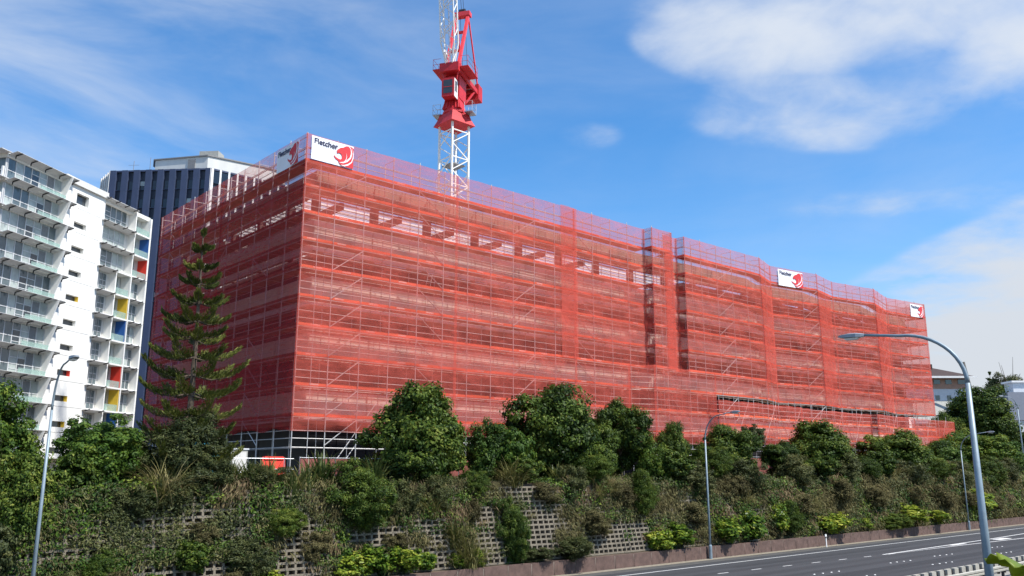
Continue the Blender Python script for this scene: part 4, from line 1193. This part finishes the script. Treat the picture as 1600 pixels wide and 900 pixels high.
def crown_points(nclump, per, rad=(1, 1, 1), cr=(.16, .30), lump=.22, bottom=-.75, up=.35):
    """leaves on clumps spread over several overlapping lobes; returns centres, normals, tints"""
    nl = 6
    nl = 8
    lc = unit(nl)*rng.uniform(.32, .75, (nl, 1)); lc[:, 2] = lc[:, 2]*.62 + .05; lr = rng.uniform(.30, .54, nl)
    lc = np.vstack([[0, 0, 0], lc]); lr = np.concatenate([[.56], lr])
    w = lr**2; w /= w.sum()
    C = []; N = []; T = []; k = 0
    while k < nclump:
        i = rng.choice(nl+1, p=w); d = unit(1)[0]
        cen = lc[i] + d*lr[i]*rng.uniform(.82, 1.06)*(1 + lump*.35*rng.normal())
        if cen[2] < bottom*.9: continue
        inside = ((np.linalg.norm(cen - lc, axis=1)/lr) < .72).any()
        if inside and rng.random() < .72: continue
        k += 1
        r0 = rng.uniform(*cr)*.8
        u = unit(per); u[:, 2] = u[:, 2]*.85 + .18
        shell = rng.uniform(.45, 1.08, per)[:, None]
        C.append(cen + u*shell*r0*np.array([1.2, 1.2, .8]))
        N.append(u + np.array([0, 0, up]) + d*.3 + rng.normal(size=(per, 3))*.5)
        T.append(np.clip(rng.normal(.42, .15) + rng.normal(size=per)*.16, 0, 1))
    C = np.concatenate(C)
    C = C/np.percentile(np.abs(C), 98.5, axis=0)
    return C*np.array(rad), np.concatenate(N), np.concatenate(T)
def crown_mesh(name, nclump, per, size, asp, rad=(1, 1, 1), **k):
    c, n, t = crown_points(nclump, per, rad, **k)
    return leaf_mesh(name, c, n, rng.uniform(.7, 1.3, len(c))*size, asp, t)
def blades_mesh(name, n, length, width, droop, spread=.5, seg=4, z0=0.0):
    """arching strap leaves from a common base"""
    vs = []; fs = []; tint = []
    for k in range(n):
        a = rng.uniform(0, 6.283); lean = rng.uniform(.05, 1.0)*spread; L_ = length*rng.uniform(.55, 1.1); w = width*rng.uniform(.7, 1.2)
        d = np.array([math.cos(a), math.sin(a), 0]); side = np.array([-d[1], d[0], 0])
        p = np.array([rng.normal()*.10, rng.normal()*.10, z0]); ang = math.pi/2 - lean
        tt = float(np.clip(rng.normal(.45, .22), 0, 1)); b = len(vs); dr = droop*rng.uniform(.4, 1.3)
        for j in range(seg+1):
            q = j/seg; ww = w*(1 - q**1.7)*.5 + .002
            tw = side*math.cos(.5*q) + np.array([0, 0, 1])*math.sin(.5*q)*.4
            vs.append(p - tw*ww); vs.append(p + tw*ww); tint += [tt, tt]
            p = p + (d*math.cos(ang) + np.array([0, 0, 1])*math.sin(ang))*L_/seg; ang -= dr/seg*(.5+q)
        for j in range(seg): fs.append((b+2*j, b+2*j+1, b+2*j+3, b+2*j+2))
    me = bpy.data.meshes.new(name); me.from_pydata([tuple(v) for v in vs], [], fs)
    at = me.attributes.new('tint', 'FLOAT', 'POINT'); at.data.foreach_set('value', np.array(tint, dtype=np.float32))
    return me
def limbs_mesh(name, trunk_h, r0, n, reach, rise):
    """tapered trunk with bent limbs"""
    m = MB(); p = [V((0, 0, -.4)), V((rnd.uniform(-.06, .06)*trunk_h, rnd.uniform(-.06, .06)*trunk_h, trunk_h*.5)), V((rnd.uniform(-.1, .1)*trunk_h, rnd.uniform(-.1, .1)*trunk_h, trunk_h))]
    m.path(p, [r0*1.25, r0*.9, r0*.55], 7)
    for k in range(n):
        a = 6.283*k/n + rnd.uniform(-.4, .4); st = p[1].lerp(p[2], rnd.uniform(.0, 1)); e = V((math.cos(a)*reach*rnd.uniform(.6, 1), math.sin(a)*reach*rnd.uniform(.6, 1), trunk_h + rise*rnd.uniform(.3, 1)))
        md = st.lerp(e, .5) + V((0, 0, rise*.12)); m.path([st, md, e], [r0*.42, r0*.28, r0*.1], 5)
    return m.mesh(name)

tree_me = [crown_mesh('crown', 330, 120, .082, .55, cr=(.13, .24), lump=.30) for _ in range(3)]
loose_me = [crown_mesh('crown', 230, 120, .085, .55, cr=(.13, .26), lump=.45) for _ in range(2)]
fine_me = [crown_mesh('crown', 300, 110, .085, .28, cr=(.12, .24), lump=.35, up=.5) for _ in range(2)]
shrub_me = [crown_mesh('crown', 120, 90, .13, .55, cr=(.16, .30), lump=.45) for _ in range(3)]
scrub_me = [crown_mesh('crown', 110, 90, .15, .24, cr=(.18, .34), lump=.5, up=.6) for _ in range(3)]
broad_me = [crown_mesh('crown', 95, 26, .21, .62, cr=(.2, .36), lump=.8, up=.6, bottom=-.6) for _ in range(3)]
trunk_me = [limbs_mesh('trunk', 1.0, .055, 7, .55, .6) for _ in range(3)]
stem_me = [limbs_mesh('stem', .5, .05, 8, .6, .5) for _ in range(2)]
def tree(name, label, cat, x, y, z, rad, hgt, crown, lm, group, trunk=None, bk=None, base=None, tr_s=None, rz=None):
    """crown ellipsoid centred hgt above the root; rad = (rx, ry, rz)"""
    t = thing(name, label, cat, (x, y, z), rnd.uniform(0, 6.28) if rz is None else rz, group)
    o = bpy.data.objects.new('crown', crown); COL.objects.link(o); o.parent = t
    if not crown.materials: crown.materials.append(lm)
    o.material_slots[0].link = 'OBJECT'; o.material_slots[0].material = lm
    o.location = (0, 0, hgt); o.scale = rad
    tr = trunk or rnd.choice(trunk_me)
    o2 = bpy.data.objects.new('trunk' if tr in trunk_me else 'stem', tr); COL.objects.link(o2); o2.parent = t
    if not tr.materials: tr.materials.append(bark)
    k = tr_s or (rad[0]+rad[1])/2
    o2.scale = (k, k, max(.3, hgt - .2*rad[2]) if tr in trunk_me else max(.3, hgt*1.2))
    return t
G1 = 'broadleaf trees along the top of the bank'
for (lab, x, y, rx, rz, ztop, me, lm) in [
    ('big dense dark green tree before the scaffold near the sunlit corner', 31.0, 7.0, 3.05, 3.0, 11.2, tree_me[0], L_dark),
    ('small round tree wedged right of the biggest near tree', 36.6, 7.2, 1.55, 1.9, 9.3, loose_me[0], L_mid),
    ('leafy yellow green tree leaning against the twin topped tree', 38.2, 6.2, 1.5, 1.9, 8.9, shrub_me[0], L_mid),
    ('tall dense dark tree in the middle of the bank', 43.6, 7.2, 3.0, 3.0, 11.8, tree_me[1], L_dark),
    ('rounded lower tree filling in right of the tall middle tree', 46.6, 6.2, 1.9, 2.3, 9.6, loose_me[1], L_dark),
    ('upright dark tree right of the tall middle tree', 50.6, 7.6, 2.05, 2.6, 11.1, tree_me[2], L_dark),
    ('slim low tree under the upright dark tree', 52.4, 5.6, 1.5, 2.2, 8.2, loose_me[0], L_mid),
    ('narrow little tree left of the slim lamp post', 56.6, 7.2, 1.25, 1.9, 10.0, tree_me[0], L_dark),
    ('round tree directly right of the slim lamp post', 63.2, 7.0, 2.3, 2.2, 9.8, tree_me[1], L_dark),
    ('small wispy tree top poking up right of the round tree', 68.2, 7.6, 1.35, 1.2, 10.1, loose_me[1], L_olive),
    ('low spreading tree in front of the lower net skirt', 70.2, 6.2, 2.1, 1.5, 8.6, tree_me[2], L_dark),
    ('broad dark tree with two lobes below the net gap', 78.8, 7.0, 3.2, 2.6, 10.9, tree_me[0], L_dark),
    ('wide flat dark tree near the end of the netting', 95.0, 7.2, 3.7, 2.5, 10.2, tree_me[2], L_dark),
    ('lower tree beside the wide flat tree', 101.5, 6.8, 2.4, 1.8, 8.6, loose_me[0], L_mid),
    ('bushy tree behind the far lamp post', 109.0, 7.2, 3.2, 2.2, 9.6, tree_me[1], L_mid),
    ('spreading tree left of the overbridge', 121.5, 7.4, 4.6, 2.7, 11.0, tree_me[2], L_mid),
    ('rounded tree hugging the overbridge end', 132.5, 8.2, 3.6, 2.6, 9.9, tree_me[0], L_mid)]:
    z = ground_z(x, y)
    tree('broadleaf_tree', lab, 'tree', x, y, z, (rx, rx*.95, rz), ztop - rz*1.02 - z, me, lm, G1)
G2 = 'trees at the left end of the bank'
for (lab, x, y, rx, rz, ztop, me, lm) in [
    ('tall yellow green tree behind the lamp post before the apartments', 8.6, 7.4, 1.95, 2.2, 9.95, loose_me[0], L_mid),
    ('dark purple tinged bush at the picture edge under the tall tree', 7.5, 5.2, 1.4, 1.5, 7.9, shrub_me[1], L_olive),
    ('wide bright green tree below the apartment block', 12.3, 6.4, 2.0, 1.75, 8.3, loose_me[1], L_mid),
    ('green rounded tree just left of the pine foot', 14.3, 7.0, 1.25, 1.5, 7.9, loose_me[0], L_mid),
    ('dense bush at the bank foot behind the lamp post', 9.2, 4.2, 1.5, 1.8, 6.6, tree_me[1], L_dark),
    ('glossy green shrub under the wide bright tree', 11.3, 4.6, 1.25, 1.3, 6.0, shrub_me[2], L_dark),
    ('leafy lower bush at the picture edge by the lamp base', 8.4, 3.6, 1.1, 1.3, 4.1, shrub_me[0], L_olive),
    ('bushy tree hiding the foot of the pine', 16.6, 6.0, 2.2, 2.0, 8.9, fine_me[0], L_olive)]:
    z = ground_z(x, y)
    tree('broadleaf_tree', lab, 'tree', x, y, z, (rx, rx*.95, rz), max(.6, ztop - rz*1.02 - z), me, lm, G2)
G3 = 'big trees beyond the far end'
for (lab, x, y, z, rx, rz, ztop, me, lm) in [
    ('huge dark spreading tree between the flats and grey building', 163.0, 21.0, 5.6, 6.2, 5.0, 20.2, tree_me[1], L_dark),
    ('dark tree mass lower right of the huge spreading tree', 170.0, 15.0, 5.6, 3.4, 3.8, 14.6, tree_me[0], L_dark),
    ('darker tree in front of the flats beyond the netting', 157.0, 25.0, 5.6, 3.2, 3.6, 15.6, tree_me[2], L_dark),
    ('brownish tree behind the huge spreading tree', 208.0, 30.0, 5.6, 5.0, 4.5, 27.0, loose_me[0], L_olive)]:
    tree('broadleaf_tree', lab, 'tree', x, y, z, (rx, rx*.9, rz), ztop - rz - z, me, lm, G3)

# --- conifers with whorled, up-curved branches
def norfolk(label, x, y, z, hgt, rbase, tiers, lm, leaf=.16, per=150, rz=0.0):
    t = thing('pine_tree', label, 'pine tree', (x, y, z), rz, 'tiered pine trees')
    tr = MB(); tr.path([(0, 0, -.3), (.03, 0, hgt*.5), (-.02, .02, hgt*.99)], [hgt*.016, hgt*.009, hgt*.002], 8)
    tr.build('trunk', bark, t)
    br = MB(); C = []; N = []; T = []; U = []
    for k in range(tiers):
        f = k/(tiers-1)
        zz = hgt*(.10 + .885*f**.93)
        R_ = rbase*(1-f)**.80*rnd.uniform(.86, 1.12) + .10
        nb = 6 if f < .7 else 5
        a0 = rnd.uniform(0, 6.28)
        for q in range(nb):
            a = a0 + 6.283*q/nb + rnd.uniform(-.22, .22); Rb = R_*rnd.uniform(.78, 1.1)
            d = np.array([math.cos(a), math.sin(a), 0]); sd = np.array([-d[1], d[0], 0])
            zb = zz + rnd.uniform(-.12, .12)
            def bp(s): return d*Rb*s + np.array([0, 0, zb + Rb*(-.12*math.sin(s*2.6) + .26*s*s*s)])
            br.path([V(bp(s)) for s in (0, .35, .7, 1.0)], [.05*(1-f)+.015, .035*(1-f)+.012, .02, .008], 5)
            npb = int(per*(.35 + .65*Rb/rbase))
            s = rng.uniform(.14, 1.0, npb)**.75
            wdt = (.055 + .10*np.sin(np.clip(s*1.15, 0, 1)*math.pi)**.8)*min(Rb, 2.6) + .05
            lat = rng.uniform(-1, 1, npb)*wdt
            base = np.stack([bp(v) for v in s])
            lift = np.abs(lat)*.55 + rng.uniform(-.05, .16, npb) + .05
            c = base + sd*lat[:, None] + np.array([0, 0, 1])*lift[:, None]
            C.append(c)
            up_ = d*.75 + np.array([0, 0, .85]) + sd*np.sign(lat)[:, None]*.45
            U.append(up_); N.append(np.cross(up_, rng.normal(size=(npb, 3))))
            T.append(np.clip(rng.normal(.45, .16) + .25*(s-.6) + rng.normal(size=npb)*.13, 0, 1))
    tag(br.build('branches', bark, t), kind='stuff')
    C = np.concatenate(C); me = leaf_mesh('needles', C, np.concatenate(N), rng.uniform(.7, 1.3, len(C))*leaf, .24, np.concatenate(T), .1, np.concatenate(U))
    link('foliage', me, lm, t)
norfolk('tall tiered pine standing before the shaded red net face', 17.0, 7.0, 5.4, 13.1, 3.2, 13, L_pine, .21, 560, 0.3)
norfolk('distant dark pine rising above the huge spreading tree', 239.0, 44.6, 5.6, 26, 6.0, 14, L_dark, .8, 160, 1.0)

# --- individual shrubs, flax and lime plants on the bank
ORD = ['first', 'second', 'third', 'fourth', 'fifth', 'sixth', 'seventh', 'eighth', 'ninth', 'tenth', 'eleventh', 'twelfth', 'thirteenth', 'fourteenth', 'fifteenth', 'sixteenth', 'seventeenth', 'eighteenth', 'nineteenth', 'twentieth']
def bank(y):      # height of the planted face: crib wall, then the slope above it
    return ground_z(0, y)
def shrubs(name, cat, group, text, spots, meshes, lm, hfac=.75):
    spots = sorted(spots)
    for i, (x, y, r, h) in enumerate(spots):
        if lm is not L_lime: y -= .25; r *= 1.06; h *= 1.05
        tree(name, text.format(ORD[i]), cat, x, y, bank(y+.3)-.05, (r, r*.9, h*.5), h*.5, meshes[i % len(meshes)], lm, group, trunk=stem_me[i % 2], tr_s=r)
shrubs('lime_shrub', 'shrub', 'lime green broadleaf shrubs along the wall foot', 'lime green big leaved shrub at the wall foot, {} counting from the left',
       [(14.5, 3.0, .75, .9), (19.6, 3.0, .7, .8), (24.0, 2.95, .95, 1.2), (25.4, 3.0, 1.1, 1.5), (27.2, 2.95, 1.1, 1.4), (28.9, 3.0, .8, 1.1), (31.0, 2.9, .5, .8), (32.4, 2.9, .55, 1.0), (48.6, 2.9, 1.2, 1.4), (50.9, 3.0, 1.35, 1.7),
        (56.8, 3.0, 1.6, 1.8), (60.4, 3.0, 1.5, 2.1), (64.6, 3.1, 1.25, 2.6), (72.6, 3.0, 1.9, 1.7), (78.8, 3.1, 1.0, .9), (88.0, 3.1, 2.3, 2.0), (94.0, 3.1, 1.8, 1.4), (107.0, 3.3, 2.6, 2.4), (126.5, 3.4, 2.8, 3.4)], broad_me, L_lime)
shrubs('dark_shrub', 'shrub', 'dark green shrubs on the bank face', 'dark green bushy shrub on the bank face, {} counting from the left',
       [(12.2, 3.4, .9, 1.6), (16.2, 3.5, .95, 1.5), (20.6, 3.9, 1.0, 1.5), (24.9, 4.0, 1.75, 3.3), (29.0, 5.0, 1.3, 1.9), (33.2, 4.4, 1.0, 1.7), (35.3, 3.3, 1.0, 3.4), (38.0, 5.0, 1.2, 1.6), (44.0, 5.0, 1.4, 1.8), (48.2, 4.0, 1.25, 2.9), (52.8, 4.9, 1.5, 2.2),
        (58.0, 5.0, 1.7, 2.6), (66.5, 3.4, 1.4, 2.4), (74.5, 5.0, 1.6, 2.0), (83.5, 4.6, 1.5, 2.3), (87.5, 5.0, 1.7, 2.6), (99.0, 4.6, 1.9, 2.5), (84.0, 3.1, 1.9, 1.3), (113.5, 4.4, 2.2, 3.4)], [fine_me[0], shrub_me[0], fine_me[1]], L_dark)
shrubs('olive_shrub', 'shrub', 'olive brown scrubby bushes on the bank', 'olive scrubby bush on the bank, {} counting from the left',
       [(11.0, 3.3, .8, 1.2), (13.4, 4.2, 1.0, 1.6), (15.2, 4.4, .9, 1.4), (17.2, 4.6, 1.0, 1.6), (18.9, 3.4, 1.1, 1.8), (19.6, 5.0, .95, 1.05), (21.2, 5.6, .8, .9), (23.6, 5.8, .8, .9), (28.0, 4.2, 1.1, 1.8), (30.4, 4.3, .9, 1.7), (36.8, 3.0, 1.1, .8),
        (40.0, 3.1, 1.5, 1.3), (41.6, 4.4, 1.0, 2.0), (55.0, 4.4, 1.5, 2.4), (62.0, 4.4, 1.7, 2.6), (70.0, 4.6, 1.7, 2.4), (79.5, 4.6, 1.8, 2.6), (92.5, 4.4, 2.0, 2.8), (105.0, 4.4, 2.0, 2.8), (118.5, 4.4, 2.2, 3.2)], scrub_me, L_olive)
shrubs('brown_shrub', 'shrub', 'dry brown scrub on the bank', 'dry brown scrub on the bank, {} counting from the left',
       [(12.9, 3.1, .8, 1.1), (16.6, 3.9, .8, 1.1), (18.0, 3.1, .7, .8), (22.4, 3.6, .8, 1.3), (27.0, 3.6, .8, 1.0), (32.6, 4.0, .7, 1.5), (38.8, 4.3, 1.1, 1.3), (42.8, 3.6, 1.1, 1.7), (46.0, 4.2, 1.1, 1.6), (53.5, 3.7, 1.3, 1.7),
        (59.5, 4.2, 1.4, 1.9), (68.5, 3.8, 1.5, 2.0), (75.8, 4.0, 1.8, 2.4), (82.0, 3.8, 1.6, 2.2), (90.5, 3.9, 1.8, 2.2), (97.0, 3.8, 1.8, 2.2), (103.0, 3.7, 1.8, 1.8), (111.0, 3.6, 1.8, 1.6)], scrub_me, L_brown)
flax_me = [blades_mesh('blades', 90, 1.0, .065, .9, .62) for _ in range(2)]
toe_me = [blades_mesh('blades', 260, 1.0, .022, 1.7, .8, 5) for _ in range(2)]
def clump(name, label, cat, group, x, y, s, me, lm, hz=1.0):
    t = thing(name, label, cat, (x, y, bank(y+.3)-.05), rnd.uniform(0, 6.28), group)
    if not me.materials: me.materials.append(lm)
    o = link('blades', me, None, t); o.scale = (s, s, s*hz)
for i, (x, y, s) in enumerate(sorted([(16.0, 5.2, 1.1), (18.4, 5.0, 1.2), (20.3, 5.0, 1.3), (22.3, 4.7, 1.5), (23.3, 5.0, 1.6), (26.9, 5.4, 1.4), (21.4, 4.6, 1.3), (29.4, 5.4, 1.2), (19.2, 4.9, 1.2), (41.0, 5.2, 1.2), (53.8, 5.4, 1.4)])):
    clump('flax_plant', f'strap leaved flax clump at the bank top, {ORD[i]} counting from the left', 'flax', 'flax clumps along the top of the bank', x, y-.35, s*1.3, flax_me[i % 2], L_flax)
for i, (x, y, s) in enumerate(sorted([(14.9, 4.6, 1.9), (29.8, 4.3, 1.5), (31.2, 3.8, 1.6), (31.7, 3.2, 1.7), (36.4, 4.8, 1.6), (44.0, 4.5, 1.6), (45.4, 4.6, 1.4), (60.8, 4.2, 1.6), (69.5, 3.9, 1.9), (71.0, 4.0, 1.5), (89.8, 5.2, 1.9), (116.0, 4.8, 2.4)])):
    clump('toetoe_grass', f'drooping pale tussock grass on the bank, {ORD[i]} counting from the left', 'tussock grass', 'tussock grasses on the bank', x, y-.4, s*1.35, toe_me[i % 2], L_grass)
cfl = crown_mesh('crown', 40, 30, .12, .8)
tree('flowering_shrub', 'small shrub with orange yellow flowers left of the far lamp', 'shrub', 97.8, 5.6, bank(5.6), (1.2, 1.1, .7), 1.9, cfl, L_yel, None, trunk=stem_me[0])

# --- the uncountable cover between them
def undergrowth():
    # stretches (x0, x1, z0, z1) where the lattice wall stays bare
    BARE = [(13.6, 18.0, .8, 2.1), (20.6, 22.6, .8, 4.0), (25.6, 27.8, 2.0, 3.3), (28.7, 30.8, .8, 3.6), (32.7, 35.0, .8, 4.2), (36.2, 39.7, .8, 5.6), (42.3, 48.4, .8, 2.9), (52.6, 54.2, 2.2, 4.2), (57.5, 59.0, 2.4, 4.0), (62, 63, 1.2, 3.6), (74, 75, 1.0, 2.4), (82, 83, 1.0, 2.2), (16.0, 17.0, 3.0, 5.0)]
    def bare(x, z): return any(a < x + .5*math.sin(z*3+x) < b and c < z < d for a, b, c, d in BARE)
    kinds = [('mixed olive undergrowth across the bank top and face', L_olive, .15, .32), ('dry brown creeping cover hanging on the bank face', L_brown, .24, .15),
             ('low leafy green cover scattered over the bank', L_mid, .16, .5), ('dead straw coloured twigs tangled on the bank', L_dry, .34, .09)]
    acc = [([], [], [], [], []) for _ in kinds]
    k = 0
    while k < 8600:
        x = -4 + 142*rng.random()**1.25
        t = rng.random()
        if t < .72:
            z = .9 + 4.6*rng.random(); y = 3.0 + (z-.86)*.264
            if bare(x, z) and rng.random() < .95: continue
        else:
            y = rng.uniform(4.3, 10.5); z = bank(y)
        k += 1
        f1 = math.sin(x*.53 + z*.9) + math.sin(x*.21 - z*1.7 + 1) + rng.normal()*.7
        if t >= .72: kd = 0 if f1 < .7 else 2
        elif x < 22: kd = 0 if f1 < .2 else (2 if f1 < 1.0 else (1 if f1 < 1.9 else 3))
        else: kd = 1 if f1 < -.35 else (0 if f1 < .75 else (2 if f1 < 1.75 else 3))
        far = 1 + max(0, (x-40))/75
        r = rng.uniform(.25, .68)*far; per = int(42 + 28*rng.random())
        u = unit(per); u[:, 2] = u[:, 2]*.8 + .15
        if t < .72: u[:, 1] = -np.abs(u[:, 1])
        else: u[:, 2] = np.abs(u[:, 2])
        p = np.array([x, y-.02, z]) + u*rng.uniform(.25, 1.1, per)[:, None]*r*np.array([1.25, 1.0, .9])
        C, N, T, SZ, UU = acc[kd]
        UU.append(np.tile(np.array([math.sin(x*1.3)*.5, -.35, -1.0 if kd in (1, 3) else .4])*(1.6 if kd in (1, 3) else .3), (per, 1)))
        C.append(p); N.append(u + np.array([0, -.3, .5]) + rng.normal(size=(per, 3))*.6)
        T.append(np.clip(rng.normal(.42, .2) + rng.normal(size=per)*.16, 0, 1)); SZ.append(np.full(per, kinds[kd][2]*far*rng.uniform(.8, 1.25)))
    for (lab, lm, sz, asp), (C, N, T, SZ, UU) in zip(kinds, acc):
        me = leaf_mesh('undergrowth', np.concatenate(C), np.concatenate(N), np.concatenate(SZ), asp, np.concatenate(T), .25, np.concatenate(UU))
        tag(link('undergrowth', me, lm), lab, 'undergrowth', kind='stuff')
undergrowth()

# --- big leaved plant near the viewer, at the lower right
def near_plant():
    t = thing('broadleaf_plant', 'large glossy lobed leaves poking in beside the thick lamp post', 'plant', (7.5, -33.9, 3.6))
    stem = MB(); stem.path([(0, 0, -.2), (.05, .02, .8), (-.02, .05, 1.35)], [.05, .04, .02], 7); stem.build('stem', bark, t)
    for k, (a, L_, el, z) in enumerate([(155, .62, 12, 1.55), (120, .55, 5, 1.5), (185, .6, 0, 1.42), (70, .6, 10, 1.35), (230, .55, 10, 1.35), (300, .6, 15, 1.4), (20, .6, 10, 1.45), (140, .5, 30, 1.65), (170, .5, -12, 1.3)]):
        A = R(a); d = V((math.cos(A), math.sin(A), 0)); s = V((-d.y, d.x, 0)); n = 14
        o0 = V((0, 0, z)) + d*.12; n = 60; nr = 6
        cen = o0 + d*L_*.40 + V((0, 0, .06)); vs = [cen]; fs = []; tint = [.45]
        for j in range(1, nr+1):
            f = j/nr
            for i in range(n+1):
                q = -2.7 + 5.4*i/n
                lobe = abs(math.sin(q*2.6 + .25))**.6
                rad = L_*(.40 + .24*lobe)*(1 - .16*abs(q)/2.7)*f
                h = -.35*rad*rad/L_ + .035*L_*math.cos(q*5.2)*f + .018*math.sin(q*17)*f*f
                vs.append(o0 + d*(L_*.42 + rad*math.cos(q)) + s*(rad*math.sin(q)) + V((0, 0, math.tan(R(el))*rad*math.cos(q) + h + .05)))
                tint.append(.38 + .3*f + .2*(1-lobe))
        for i in range(n): fs.append((0, 1+i, 2+i))
        for j in range(nr-1):
            for i in range(n):
                k0 = 1 + j*(n+1) + i; fs.append((k0, k0+n+1, k0+n+2, k0+1))
        me = MB().add(vs, fs).mesh('leaf', smooth=True); at = me.attributes.new('tint', 'FLOAT', 'POINT')
        at.data.foreach_set('value', np.array(tint, dtype=np.float32))
        o = link('leaf', me, L_lime, t); md = o.modifiers.new('thick', 'SOLIDIFY'); md.thickness = .004
        st = MB(); st.path([(0, 0, 1.2), tuple(o0), tuple(cen)], [.012, .010, .006], 5); st.build('leaf_stalk', L_mid, t)
near_plant()
